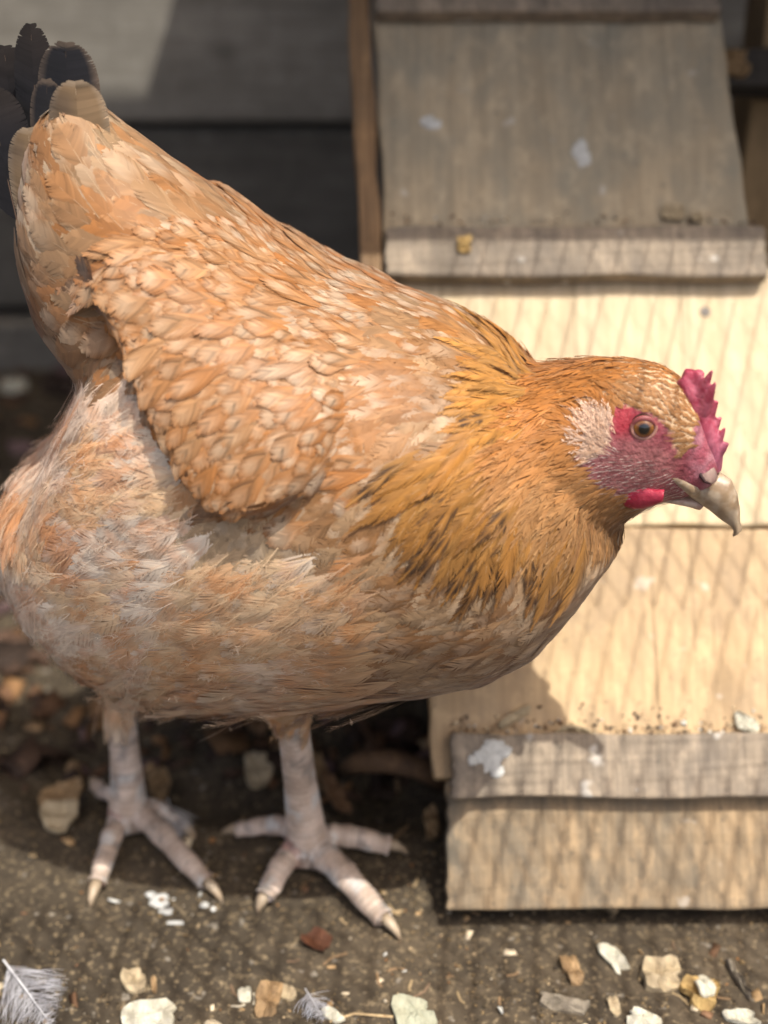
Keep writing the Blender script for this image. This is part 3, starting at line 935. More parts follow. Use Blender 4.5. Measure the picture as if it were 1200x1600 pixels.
def patch(pxs, scale, seed):
    return fbm(np.concatenate([pxs / 1000., np.zeros((len(pxs), 1))], 1), scale, seed)

def plumage(name, t, r, L0, W0, kind, nb, adv, fill, lift, h0, conform, colour, seed, jit=.35, Lj=.18, curl=.08, camber=.05, dirj=.16, zjit=.00012, fray=.07, nt=6, mod=None, split=0, rows=3, soft=.5, splits=1, across=.35, pig=.77):
    ids = gather(t, r)
    P, N, pxs, far = SP[ids], SN[ids], Spx[ids], Sfar[ids]
    d = flow(pxs, N, far)
    side = np.cross(N, d)
    cor = (fbm(P, 45, seed * 3 + 50) - .5) * 5 * dirj
    d = d + side * (rng.normal(0, dirj * .45, (len(ids), 1)) + cor[:, None]); d /= np.linalg.norm(d, axis=1)[:, None]
    L = L0 * np.exp(rng.normal(0, Lj, len(ids))); W_ = W0 * np.exp(rng.normal(0, .12, len(ids)))
    if mod is not None:
        kL, kW = mod(pxs); L = L * kL; W_ = W_ * kW
    P = P - d * (L * .45)[:, None]              # root is upstream so that the feather is centred on its sample
    C = control(P, N, d, L, W_, lift * np.exp(rng.normal(0, .35, len(ids))) * (1 + 1.2 * sstep(1040, 1095, pxs[:, 1]) * (t == T_FLUFF) + .4 * sstep(110, 40, pxs[:, 0]) * (t == T_FLUFF)), h0, conform, curl, camber)
    temps = [template(nb, kind, adv, fill, jit, seed * 20 + k, rows=rows, fray=fray, splits=splits) for k in range(nt)]
    R = rng.random((len(ids), 4))
    sp = None
    if split:
        vis = np.where(~far & ((N @ FWD) < -.15))[0]
        area_ = (L * W_)[vis]
        sp = set(vis[np.argsort(-area_)][:split].tolist())
    build(name, C, N, temps, lambda k, T: colour(pxs[k], R[k], T, P[k]), L, zjit, sp, soft=soft, across=across, pig=pig)
    return len(ids)

def base_mix(n, T, col):                      # (n,3) -> (n,M,3)
    return np.repeat(col[:, None, :], len(T['S']), 1)

def tone_(c, T, R, amt=.18, per=.14):
    k = 1 + T['tone'][None, :] * amt * .5 + (R[:, 1:2] - .5) * per * 1.7
    return c * k[..., None]

def col_wing(pxs, R, T, P):
    fl = sstep(.45, .68, patch(pxs, 22, 5))
    zone = sstep(380, 560, pxs[:, 0]) * .7 + .12
    base = lerp(BUFF, np.array([.60, .33, .15]), (R[:, 0:1] * .9))
    base = lerp(base, RUST * 1.15, (sstep(230, 150, pxs[:, 0]) * .5)[:, None] * R[:, 2:3])
    c = base_mix(len(pxs), T, base)
    s = T['S'][None, :]; e = np.abs(T['FF'])[None, :]
    pale = np.exp(-((s - .80) / .15) ** 2) * sstep(.80, .15, e) * (.30 + .70 * R[:, 3:4])
    c = lerp(c, lerp(CREAM, WHITE, .3) * 1.1, (pale * (.55 + .45 * zone[:, None]))[..., None])
    c = lerp(c, lerp(CREAM, WHITE, .5), np.clip((fl * zone)[:, None] * sstep(.35, .9, s + .3 * (R[:, 2:3] - .5)), 0, .55)[..., None])
    edge = np.maximum(sstep(.78, .97, e), sstep(.90, .985, s)) * .5
    c = lerp(c, RUST * 1.15, (edge * (.45 + .55 * R[:, 1:2]))[..., None])
    c = np.where((T['E'] < 0)[None, :, None], lerp(c, CREAM, .5), c)
    return tone_(c, T, R, .26)

def col_back(pxs, R, T, P):
    s = T['S'][None, :]; e = np.abs(T['FF'])[None, :]
    base = lerp(BUFF * .95, TAN, (R[:, 0:1] * .75))
    base = lerp(base, GOLD, (sstep(600, 800, pxs[:, 0]) * .55)[:, None])
    c = base_mix(len(pxs), T, base)
    fl = (R[:, 2:3] > .52) * sstep(.4, .62, s) * sstep(.98, .75, s) * sstep(1.0, .25, e)
    c = lerp(c, lerp(CREAM, WHITE, .6), (fl * .6)[..., None])
    c = lerp(c, RUST, (np.maximum(sstep(.85, 1.0, s), sstep(.8, 1, e)) * .45 * np.ones_like(R[:, :1]))[..., None])
    return tone_(c, T, R, .17)

def col_tail(pxs, R, T, P):
    s = T['S'][None, :]; e = np.abs(T['FF'])[None, :]
    up = sstep(330, 150, pxs[:, 1])
    base = lerp(BUFF * .9, TAN * .85, np.clip(R[:, 0:1] * .7 + up[:, None] * .45, 0, 1))
    c = base_mix(len(pxs), T, base)
    fl = (R[:, 2:3] > .6) * sstep(.35, .65, s) * sstep(1.0, .4, e)
    c = lerp(c, lerp(CREAM, WHITE, .4), (fl * (.25 + .4 * R[:, 3:4]))[..., None])
    c = lerp(c, CREAM, (sstep(.88, 1.0, np.maximum(s * .95, e)) * .5 * np.ones_like(R[:, :1]))[..., None])
    c = np.where((T['E'] < 0)[None, :, None], lerp(c, CREAM, .6), c)
    return tone_(c, T, R)

def col_breast(pxs, R, T, P):
    s = T['S'][None, :]; e = np.abs(T['FF'])[None, :]
    n = patch(pxs, 30, 15)
    base = lerp(np.array([.50, .32, .17]), np.array([.34, .165, .06]), sstep(.38, .60, n)[:, None])
    shoulder = sstep(800, 680, pxs[:, 1]) * sstep(700, 600, pxs[:, 0])
    base = lerp(base, BUFF, (shoulder * .5)[:, None])
    th = sstep(520, 420, pxs[:, 0]) * sstep(780, 830, pxs[:, 1])
    base = lerp(base, CREAM, (th * .8)[:, None])
    c = base_mix(len(pxs), T, base)
    fl = (.15 + .85 * (R[:, 2:3] > .45)) * sstep(.3, .6, s) * sstep(.95, .8, s + .15 * (R[:, 3:4] - .5)) * sstep(1, .2, e)
    amt = .30 + .22 * shoulder + .25 * sstep(620, 500, pxs[:, 0])
    c = lerp(c, lerp(CREAM, WHITE, .5), (fl * amt[:, None])[..., None])
    return tone_(c, T, R)

def col_fluff(pxs, R, T, P):
    s = T['S'][None, :]
    n = patch(pxs * (1.5, .7), 24, 25)
    left = sstep(280, 40, pxs[:, 0]); upz = sstep(950, 620, pxs[:, 1])
    base = lerp(CREAM, WHITE, sstep(.4, .62, patch(pxs, 14, 44))[:, None])
    base = lerp(base, BUFF * 1.15, np.clip(sstep(.46, .68, n) * .60 + left * upz * .42, 0, .85)[:, None])
    base = lerp(base, lerp(np.array([.50, .32, .17]), np.array([.36, .18, .07]), sstep(.4, .6, patch(pxs, 30, 15))[:, None]), (sstep(430, 570, pxs[:, 0]) * .8)[:, None])
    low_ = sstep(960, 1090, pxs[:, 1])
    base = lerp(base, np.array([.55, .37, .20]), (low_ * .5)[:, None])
    c = base_mix(len(pxs), T, base)
    bar = sstep(.5, .62, s) * sstep(.85, .72, s)
    c = lerp(c, BUFF * 1.1, ((R[:, 2:3] > .35) * bar * .42)[..., None])
    c = lerp(c, WHITE, ((R[:, 3:4] > .5) * sstep(.78, .95, s) * .45)[..., None])
    return tone_(c, T, R, .10, .08)

def col_hack(pxs, R, T, P):
    s = T['S'][None, :]; e = np.abs(T['FF'])[None, :]; q = T['Q'][None, :]
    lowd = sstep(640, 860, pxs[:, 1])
    up = sstep(640, 560, pxs[:, 1])
    base = lerp(GOLD, np.array([.50, .25, .065]), R[:, 0:1])
    left = sstep(640, 540, pxs[:, 0])
    base = lerp(base, TAN, (left * .55)[:, None])
    base = lerp(base, np.array([.58, .29, .08]), (up * .6)[:, None])
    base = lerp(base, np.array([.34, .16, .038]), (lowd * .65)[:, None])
    c = base_mix(len(pxs), T, base)
    has = (R[:, 2:3] < (.07 + .36 * lowd)[:, None])
    spot = np.zeros((len(pxs), len(T['S'])))
    for k in range(2):
        s0 = .80 - .26 * k + .08 * (R[:, 3:4] - .5)
        spot = np.maximum(spot, sstep(.12, .07, np.abs(s - s0)) * sstep(.03, .12, e) * sstep(.95, .75, e))
    c = lerp(c, DARK, (spot * has * .95)[..., None])
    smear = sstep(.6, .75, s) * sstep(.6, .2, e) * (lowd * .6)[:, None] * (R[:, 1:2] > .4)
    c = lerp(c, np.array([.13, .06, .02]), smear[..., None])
    c = lerp(c, np.array([.66, .42, .16]), (sstep(.75, 1.0, e) * .45 * np.ones_like(R[:, :1]))[..., None])
    c = np.where((T['E'] < 0)[None, :, None], lerp(c, CREAM, .75), c)
    return tone_(c, T, R)

def col_head(pxs, R, T, P):
    s = T['S'][None, :]; e = np.abs(T['FF'])[None, :]
    low_ = sstep(640, 800, pxs[:, 1])
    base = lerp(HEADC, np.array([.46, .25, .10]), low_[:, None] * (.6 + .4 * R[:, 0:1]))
    base = lerp(base, np.array([.30, .155, .055]), (sstep(750, 850, pxs[:, 1]) * .75)[:, None])  # browner lower ruff, with the shade under the head put into the colour
    fr = sstep(60, 20, polydist(pxs, [(1000, 625), (1060, 640), (1075, 690)], False))
    base = lerp(base, np.array([.42, .25, .12]), (fr * .6)[:, None])
    c = base_mix(len(pxs), T, base)
    c = lerp(c, np.array([.66, .40, .18]), (sstep(.72, 1.0, np.maximum(s, e)) * (.10 + .5 * R[:, 2:3]))[..., None])
    c = lerp(c, RUST * .8, (sstep(.45, .1, s) * .5 * np.ones_like(R[:, :1]))[..., None])
    return tone_(c, T, R, .12, .2)

def mod_wing(p):
    tipz = sstep(330, 180, p[:, 0]) * sstep(640, 480, p[:, 1])
    fwd = sstep(430, 580, p[:, 0])
    return 1 + .35 * tipz - .12 * fwd, 1 + .45 * tipz - .1 * fwd
def mod_back(p):
    f = sstep(400, 760, p[:, 0]); return 1 + .1 * f, 1 - .35 * f
def mod_tail(p):
    return 1 + .25 * sstep(420, 200, p[:, 1]), 1 + .35 * sstep(420, 200, p[:, 1])
def mod_head(p):
    f = sstep(1040, 830, p[:, 0]); lo_ = sstep(620, 760, p[:, 1])
    ruff = sstep(860, 790, p[:, 0]) * sstep(640, 700, p[:, 1])
    k = .55 + 1.15 * f + .35 * lo_ * f + .5 * ruff; return k, .7 + .6 * f + .3 * ruff
def mod_hack(p):
    return .75 + .4 * sstep(560, 800, p[:, 1]), .9 + .15 * sstep(560, 800, p[:, 1])
def mod_breast(p):
    sh = sstep(780, 650, p[:, 1]); return 1 + .25 * sh, 1 + .25 * sh
def mod_fluff(p):
    e_ = sstep(1030, 1090, p[:, 1]) ; l_ = sstep(150, 60, p[:, 0]); k_ = 1 + .35 * e_ + .05 * l_; return k_, 1 + 0 * k_
counts = {}
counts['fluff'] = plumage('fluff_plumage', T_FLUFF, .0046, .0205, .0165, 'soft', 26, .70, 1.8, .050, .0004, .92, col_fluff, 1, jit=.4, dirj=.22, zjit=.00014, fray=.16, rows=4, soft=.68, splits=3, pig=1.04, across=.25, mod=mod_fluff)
counts['down'] = plumage('down_plumage', T_FLUFF, .0072, .0170, .0125, 'soft', 14, .85, .35, .12, .0010, .9, col_fluff, 11, jit=.6, dirj=.26, zjit=.0005, fray=.25, rows=4, soft=.85, splits=4, pig=1.06, across=.15, mod=mod_fluff)
counts['breast'] = plumage('breast_plumage', T_BREAST, .0037, .0145, .0098, 'round', 22, .55, 1.5, .035, .0004, .95, col_breast, 2, jit=.4, dirj=.16, fray=.10, zjit=.00010, soft=.75, splits=3, pig=.70, across=.3, mod=mod_breast)
counts['back'] = plumage('back_plumage', T_BACK, .0038, .016, .0088, 'round', 18, .5, 1.6, .045, .0004, .9, col_back, 3, zjit=.00006, jit=.25, fray=.05, soft=.65, across=.2, pig=.62)
counts['tail'] = plumage('tail_plumage', T_TAIL, .0052, .0245, .0125, 'round', 30, .5, 1.7, .040, .0005, .75, col_tail, 4, split=60, zjit=.00006, jit=.15, fray=.015, soft=.6, across=.2, pig=.61)
counts['wing'] = plumage('wing_plumage', T_WING, .0043, .0182, .0088, 'round', 38, .6, 2.0, .036, .0005, .82, col_wing, 5, jit=.2, dirj=.17, fray=.03, splits=1, Lj=.24, zjit=.00005, mod=mod_wing, split=225, soft=.55, across=.18, curl=.03, camber=.02, pig=.58)
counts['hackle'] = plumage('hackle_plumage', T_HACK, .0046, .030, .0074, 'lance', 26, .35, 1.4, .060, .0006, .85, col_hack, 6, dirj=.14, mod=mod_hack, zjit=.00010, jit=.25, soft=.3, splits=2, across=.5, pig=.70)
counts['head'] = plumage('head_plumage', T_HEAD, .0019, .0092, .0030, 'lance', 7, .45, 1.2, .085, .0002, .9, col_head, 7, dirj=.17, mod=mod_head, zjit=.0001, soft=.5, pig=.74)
def col_flight(pxs, R, T, P):
    s = T['S'][None, :]; e = np.abs(T['FF'])[None, :]
    base = lerp(RUST * 1.25, BUFF * .85, R[:, :1])
    c = base_mix(len(pxs), T, base)
    c = lerp(c, RUST * .55, (sstep(.7, 1.0, e) * .6 * np.ones_like(R[:, :1]))[..., None])
    c = np.where((T['E'] < 0)[None, :, None], lerp(c, CREAM, .4), c)
    return tone_(c, T, R)
FL = [((250, 425), (137, 448)), ((255, 455), (150, 478)), ((262, 490), (166, 512)), ((275, 525), (184, 552)), ((285, 560), (202, 596)), ((300, 600), (220, 640)), ((312, 640), (240, 682)), ((325, 680), (264, 722)), ((340, 715), (292, 760)), ((365, 740), (330, 796))]
for far_ in (0, 1):
    fp, fn, fd, fl_ = [], [], [], []
    for a_, b_ in FL:
        pa, na = cast(*a_); pb, nb_ = cast(*b_)
        if far_: pa, pb = mirror(pa), mirror(pb); na = na - 2 * (na @ HY) * HY
        dd = pb - pa; ll = np.linalg.norm(dd); fp.append(pa); fn.append(na); fd.append(dd / ll); fl_.append(ll)
    fp, fn, fd, fl_ = map(np.array, (fp, fn, fd, fl_))
    Cf = control(fp, fn, fd, fl_, np.full(len(fl_), .0125), np.full(len(fl_), .04), .0012, .35, .05, .02)
    Rf = rng.random((len(fl_), 4)); pf = project(fp)
    build('flight_plumage', Cf, fn, [template(60, 'blunt', .22, 1.8, .2, 700 + k, fray=.015) for k in range(3)], lambda k, T: col_flight(pf[k], Rf[k], T, None), fl_, .00005, set(range(len(fl_))), pig=.8)
def col_ear(pxs, R, T, P):
    base = lerp(np.array([.60, .40, .27]), np.array([.66, .49, .37]), R[:, :1])
    return tone_(base_mix(len(pxs), T, base), T, R, .1, .18)
counts['ear'] = plumage('ear_tuft', T_EAR, .0009, .0060, .0020, 'lance', 4, .5, .8, .22, .0001, .5, col_ear, 8, dirj=.30, zjit=.00008, soft=.75, pig=1.0)
CHEEK = [(900, 715), (960, 700), (1020, 720), (1075, 760), (1060, 800), (1000, 795), (960, 775), (905, 755)]
Scl[(Scl == T_FACE) & inpoly(Spx, CHEEK)] = 20
def col_bris(pxs, R, T, P):
    base = lerp(np.array([.60, .42, .36]), np.array([.72, .62, .56]), R[:, :1])
    return tone_(base_mix(len(pxs), T, base), T, R, .1, .18)
counts['bris'] = plumage('cheek_bristles', 20, .0014, .0050, .0006, 'lance', 2, .5, .8, .16, .0001, .5, col_bris, 9, dirj=.22, zjit=.00005, soft=.5)
print('FEATHERS', counts, NTRI)

# ---- head furniture
def part_mesh(name, build_fn, mat, voxel=0, smooth_it=3, cols=None, parent=None):
    global bv, bf
    sv, sf = bv, bf
    bv, bf = [], []
    build_fn()
    o = mesh_obj(name, bv, bf, mat, None, True)
    bv, bf = sv, sf
    if voxel:
        a = o.modifiers.new('r', 'REMESH'); a.mode = 'VOXEL'; a.voxel_size = voxel
        b = o.modifiers.new('s', 'SMOOTH'); b.factor = .5; b.iterations = smooth_it
        me = bpy.data.meshes.new_from_object(o.evaluated_get(bpy.context.evaluated_depsgraph_get()))
        o.modifiers.clear(); o.data = me
        me.polygons.foreach_set('use_smooth', np.ones(len(me.polygons), bool)); me.name = name
        if not me.materials: me.materials.append(mat)
    if cols is not None:
        me = o.data; n = len(me.vertices)
        co = np.empty(n * 3, np.float32); me.vertices.foreach_get('co', co); co = co.reshape(-1, 3).astype(float)
        a = me.color_attributes.new('pigment', 'FLOAT_COLOR', 'POINT')
        c = np.ones((n, 4), np.float32); c[:, :3] = cols(co); a.data.foreach_set('color', c.ravel())
    return to_hen(o)

flesh_m = pigment_mat('comb_flesh', 0.42, 0, 0, 0.45, 500, .15, .5, .25, 900, .0005)
def HQ(px, py, off=0.0): return HP(px, py, headlat(px) + off)
def comb_build():
    tube([HQ(x, y, o) for x, y, o in ((1068, 590, 0), (1080, 612, -.001), (1094, 648, -.001), (1107, 688, -.001), (1113, 716, 0), (1115, 736, 0))], [.0032, .0036, .0040, .0042, .0040, .0030])
    for (a, b, o0, o1, r0, r1) in [((1076, 600), (1080, 578), 0, .001, .0032, .0024), ((1084, 604), (1094, 580), 0, 0, .0028, .0018), ((1090, 624), (1113, 578), -.001, -.003, .0030, .0005),
                                   ((1098, 642), (1118, 597), -.002, -.004, .0030, .0005), ((1106, 655), (1121, 626), 0, -.001, .0023, .0006), ((1112, 672), (1126, 652), .001, .001, .0022, .0007),
                                   ((1118, 695), (1133, 668), 0, 0, .0022, .0005), ((1122, 708), (1137, 692), 0, 0, .0022, .0008), ((1094, 625), (1104, 604), .003, .006, .002, .0006), ((1104, 650), (1114, 632), .003, .006, .002, .0006)]:
        A = HQ(*a, o0); B = HQ(*b, o1)
        tube([A, A * .5 + B * .5, B], [r0, (r0 + r1) * .55, r1], 10)
def comb_col(co):
    n = fbm(co, 420, 91)[:, None]
    p, _ = near_px(co)
    c = lerp(np.array([.30, .04, .07]), np.array([.40, .10, .14]), sstep(.3, .7, n))
    return lerp(c, np.array([.34, .13, .19]), (sstep(650, 720, p[:, 1]) * .55)[:, None])
part_mesh('comb', comb_build, flesh_m, .0006, 3, comb_col)
def wattle_build():
    loft([((953, 757), (957, 774), .0012), ((966, 755), (969, 789), .0020), ((988, 757), (988, 796), .0024), ((1006, 760), (1004, 796), .0024), ((1022, 764), (1020, 791), .0020), ((1038, 769), (1036, 780), .0010)], 0, 16, 2, -.0185)
part_mesh('wattle', wattle_build, flesh_m, .0007, 4, lambda co: lerp(np.array([.26, .012, .035]), np.array([.32, .03, .055]), sstep(.3, .7, fbm(co, 400, 17))[:, None]))
def wattle_far():
    loft([((953, 757), (957, 774), .0012), ((966, 755), (969, 789), .0020), ((988, 757), (988, 794), .0024), ((1006, 760), (1004, 792), .0024), ((1022, 764), (1020, 787), .0020)], 0, 16, 2, .0185)
part_mesh('wattle', wattle_far, flesh_m, .0007, 4, lambda co: np.tile(np.array([.52, .05, .09]), (len(co), 1)))

horn_m = pigment_mat('horn', 0.38, 0, 0, 0.45, 300, .12, .3, .1, 500, .0003)
def horn_col(co):
    p, _ = near_px(co)
    n = fbm(co, 300, 55)
    c = lerp(np.array([.25, .175, .105]), np.array([.36, .29, .21]), sstep(.35, .7, n)[:, None])
    return lerp(c, np.array([.33, .25, .165]), sstep(790, 822, p[:, 1])[:, None] * .6)
def beak_up():
    loft([((1094, 744), (1060, 766), .0060), ((1126, 737), (1084, 781), .0058), ((1144, 749), (1106, 796), .0050), ((1153, 771), (1124, 811), .0040), ((1157, 795), (1139, 821), .0027), ((1156, 814), (1147, 829), .0015), ((1153, 831), (1150, 833), .0004)], 0, 22, 2.0)
    gp = [(lambda a, b: a - b * .0013)(*cast(x, y)) for x, y in ((1034, 741), (1048, 746), (1064, 755), (1081, 766), (1097, 777))]
    for far in (0, 1):
        pts = [np.array(g) - 2 * ((np.array(g) - P0) @ HY - headlat(1060)) * HY * far for g in gp]
        tube(pts, [.0004, .0013, .0021, .0029, .0033], 10)
part_mesh('upper_beak', beak_up, horn_m, .0005, 3, horn_col)
def beak_low():
    loft([((1040, 757), (1034, 776), .0082), ((1064, 766), (1056, 781), .0064), ((1086, 777), (1080, 787), .0040), ((1100, 787), (1097, 791), .0015)], 0, 18, 2.0)
part_mesh('lower_beak', beak_low, horn_m, .0006, 3, lambda co: lerp(np.array([.40, .26, .20]), np.array([.50, .38, .30]), sstep(.4, .6, fbm(co, 300, 5))[:, None]))

# nostril: pale flap with a dark slit below it
for sgn in (-1, 1):
    p, n = cast(1107, 740)
    bq = HQ(1106, 738, -.0061)
    p = p - n * .0003
    if sgn > 0: 
        lat_ = headlat(1107); p = p - 2 * ((p - P0) @ HY - lat_) * HY
    tx = RIGHT * .5 - UP * .85; ty = RIGHT * .85 + UP * .5
    def flap():
        k0 = len(bv)
        m, nn = 7, 14
        for i in range(m + 1):
            th = math.pi * i / m
            for j in range(nn):
                ph = 2 * math.pi * j / nn
                bv.append(p + tx * .0044 * math.cos(th) + ty * .0032 * math.sin(th) * math.cos(ph) + HY * .0011 * math.sin(th) * math.sin(ph))
        for i in range(m):
            for j in range(nn):
                bf.append((k0 + i * nn + j, k0 + i * nn + (j + 1) % nn, k0 + (i + 1) * nn + (j + 1) % nn, k0 + (i + 1) * nn + j))
    part_mesh('nostril_flap', flap, horn_m, 0, 0, lambda co: lerp(np.array([.20, .11, .095]), np.array([.26, .18, .145]), sstep(.4, .6, fbm(co, 500, 5))[:, None]))
    black_m = bpy.data.materials.get('nostril_dark') or plain_mat('nostril_dark', (.03, .012, .012), .6)
    def slit():
        q = p + (-HY if sgn < 0 else HY) * .0007
        tube([q - ty * .0019 - tx * .0030, q - ty * .0026 - tx * .0006, q - ty * .0024 + tx * .0018, q - ty * .0010 + tx * .0036], [.0003, .0007, .0006, .0003], 8)
    part_mesh('nostril', slit, black_m)

# eyes and eyelids
eye_m = pigment_mat('eye_gloss', 0.04, 0, 0, 0.6)
eye_m.node_tree.nodes['Principled BSDF'].inputs['Coat Weight'].default_value = 1.0
eye_m.node_tree.nodes['Principled BSDF'].inputs['Coat Roughness'].default_value = 0.02
lid_m = pigment_mat('eyelid', .5, 0, 0, .4, 800, .15, .3, .2, 900, .0004)
pe, ne = cast(1005, 665)
HYh = HY                                            # reflect through the head's own middle
hc = HQ(1005, 665)
def reflect_head(q): return q - 2 * (((q - hc) @ HY)[..., None] if np.ndim(q) > 1 else ((q - hc) @ HY)) * HY
ax = ne * .55 - HY * .75 + HX * .12; ax /= np.linalg.norm(ax)
ER = .0051
for side_ in (0, 1):
    ce = pe - ne * .0028
    A = ax.copy()
    if side_:
        ce = reflect_head(ce); A = A - 2 * (A @ HY) * HY
    u = np.cross(A, (0, 0, 1)); u /= np.linalg.norm(u); v = np.cross(u, A)
    vs = []; fs = []; cs = []
    m, nn = 28, 32
    for i in range(m + 1):
        th = math.pi * i / m
        bulge = 1 + .05 * math.exp(-(th / .6) ** 2)
        for j in range(nn):
            ph = 2 * math.pi * j / nn
            vs.append(ce + (A * math.cos(th) + (u * math.cos(ph) + v * math.sin(ph)) * math.sin(th)) * ER * bulge)
            r_ = .5 + .5 * hash01(np.int64(j), np.int64(0), np.int64(0), 3)
            if th < .44: c = np.array([.004, .004, .004])
            elif th < .70: c = lerp(np.array([.13, .045, .010]), np.array([.26, .10, .022]), float(r_) * float(sstep(.44, .66, th)))
            elif th < .80: c = np.array([.10, .035, .015])
            else: c = np.array([.03, .015, .012])
            cs.append(c)
    for i in range(m):
        for j in range(nn):
            fs.append((i * nn + j, (i + 1) * nn + j, (i + 1) * nn + (j + 1) % nn, i * nn + (j + 1) % nn))
    to_hen(mesh_obj('eye', vs, fs, eye_m, None, True, np.array(cs)))
    # eyelid ring
    vs = []; fs = []; cs = []
    m, nn = 40, 10
    for i in range(m):
        ph = 2 * math.pi * i / m
        rad = u * math.cos(ph) + v * math.sin(ph)
        upz = rad[2]
        R0 = .00425 - .0007 * max(0, upz)
        c0 = ce + A * (ER * .60 + .0006 * max(0, upz)) + rad * R0
        rr = .0007 + .0005 * max(0, upz)
        for j in range(nn):
            t = 2 * math.pi * j / nn
            vs.append(c0 + (rad * math.cos(t) + A * math.sin(t) * .8) * rr)
            cs.append(np.array([.38, .19, .15]) if upz < .3 else np.array([.22, .06, .06]))
    for i in range(m):
        for j in range(nn):
            fs.append((i * nn + j, ((i + 1) % m) * nn + j, ((i + 1) % m) * nn + (j + 1) % nn, i * nn + (j + 1) % nn))
    to_hen(mesh_obj('eyelid', vs, fs, lid_m, None, True, np.array(cs)))

# claws
claw_m = pigment_mat('claw_horn', .4, 0, 0, .4, 300, .15, .3)
for pts_ in tips:
    a = np.array(pts_[-2]); b = np.array(pts_[-1]); d = b - a; d /= np.linalg.norm(d)
    small = np.linalg.norm(np.array(pts_[0]) - b) < .030
    ln = .006 if small else .0105
    g0 = gz(b[0], b[1]) * .7
    def claw():
        q = [b - d * .003 + np.array([0, 0, .0010]), b + d * ln * .35 + np.array([0, 0, .0014]), b + d * ln * .75 + np.array([0, 0, .0002]), b + d * ln + np.array([0, 0, -.0028])]
        tube(q, [.0030, .0026, .0016, .0004], 10)
    part_mesh('claw', claw, claw_m, 0, 0, lambda co: lerp(np.array([.30, .22, .14]), np.array([.38, .31, .22]), sstep(.3, .7, fbm(co, 250, 3))[:, None]))

# scutes: the plates down the front of the shanks and along the toes
scute_m = pigment_mat('scute', .5, 0, 0, .4, 900, .2, .4, .08, 600, .0005)
for (pts_, rad_, face_) in PATHS:
    seg = np.linalg.norm(np.diff(pts_, axis=0), axis=1); cum = np.concatenate([[0], np.cumsum(seg)])
    shank = len(pts_) < 9
    stp = .0036 if shank else .0031
    a0 = .003 if shank else .004
    while a0 < cum[-1] - (.004 if shank else .002):
        vs = []; fs = []
        for q_, (aa, rr_) in enumerate(((a0, .00105), (a0 + stp * .5, .0009), (a0 + stp * 1.15, .0002))):
            if not shank: rr_ = (.0002, .0009, .00105)[q_]
            P_ = np.array([np.interp(aa, cum, pts_[:, k]) for k in range(3)]); R_ = np.interp(aa, cum, rad_)
            d_ = np.array([np.interp(min(aa + .002, cum[-1]), cum, pts_[:, k]) - np.interp(aa - .002, cum, pts_[:, k]) for k in range(3)]); d_ /= np.linalg.norm(d_)
            f_ = face_ - d_ * (face_ @ d_); f_ /= np.linalg.norm(f_); g_ = np.cross(d_, f_)
            for j in range(9):
                an = math.radians(-78 + 156 * j / 8)
                vs.append(P_ + (f_ * math.cos(an) + g_ * math.sin(an)) * (R_ * .97 + rr_ * (1 - .35 * abs(j - 4) / 4)))
        for q_ in range(2):
            for j in range(8): fs.append((q_ * 9 + j, q_ * 9 + j + 1, (q_ + 1) * 9 + j + 1, (q_ + 1) * 9 + j))
        vs = np.array(vs)
        n_ = fbm(vs, 170, 8)
        base_ = lerp(np.array([.42, .325, .255]), np.array([.57, .465, .385]), sstep(.3, .7, n_)[:, None]) * random.uniform(.9, 1.08)
        base_ = lerp(base_, np.array([.52, .52, .50]), (sstep(.58, .66, fbm(vs, 130, 31)) * .7)[:, None])
        base_ = lerp(base_, np.array([.13, .125, .12]), (sstep(.62, .70, fbm(vs, 180, 77)) * .6)[:, None])
        base_[:9] *= .86 if shank else 1; base_[18:] *= 1 if shank else .86
        to_hen(mesh_obj('scute', vs, fs, scute_m, None, True, np.clip(base_, 0, .9)))
        a0 += stp

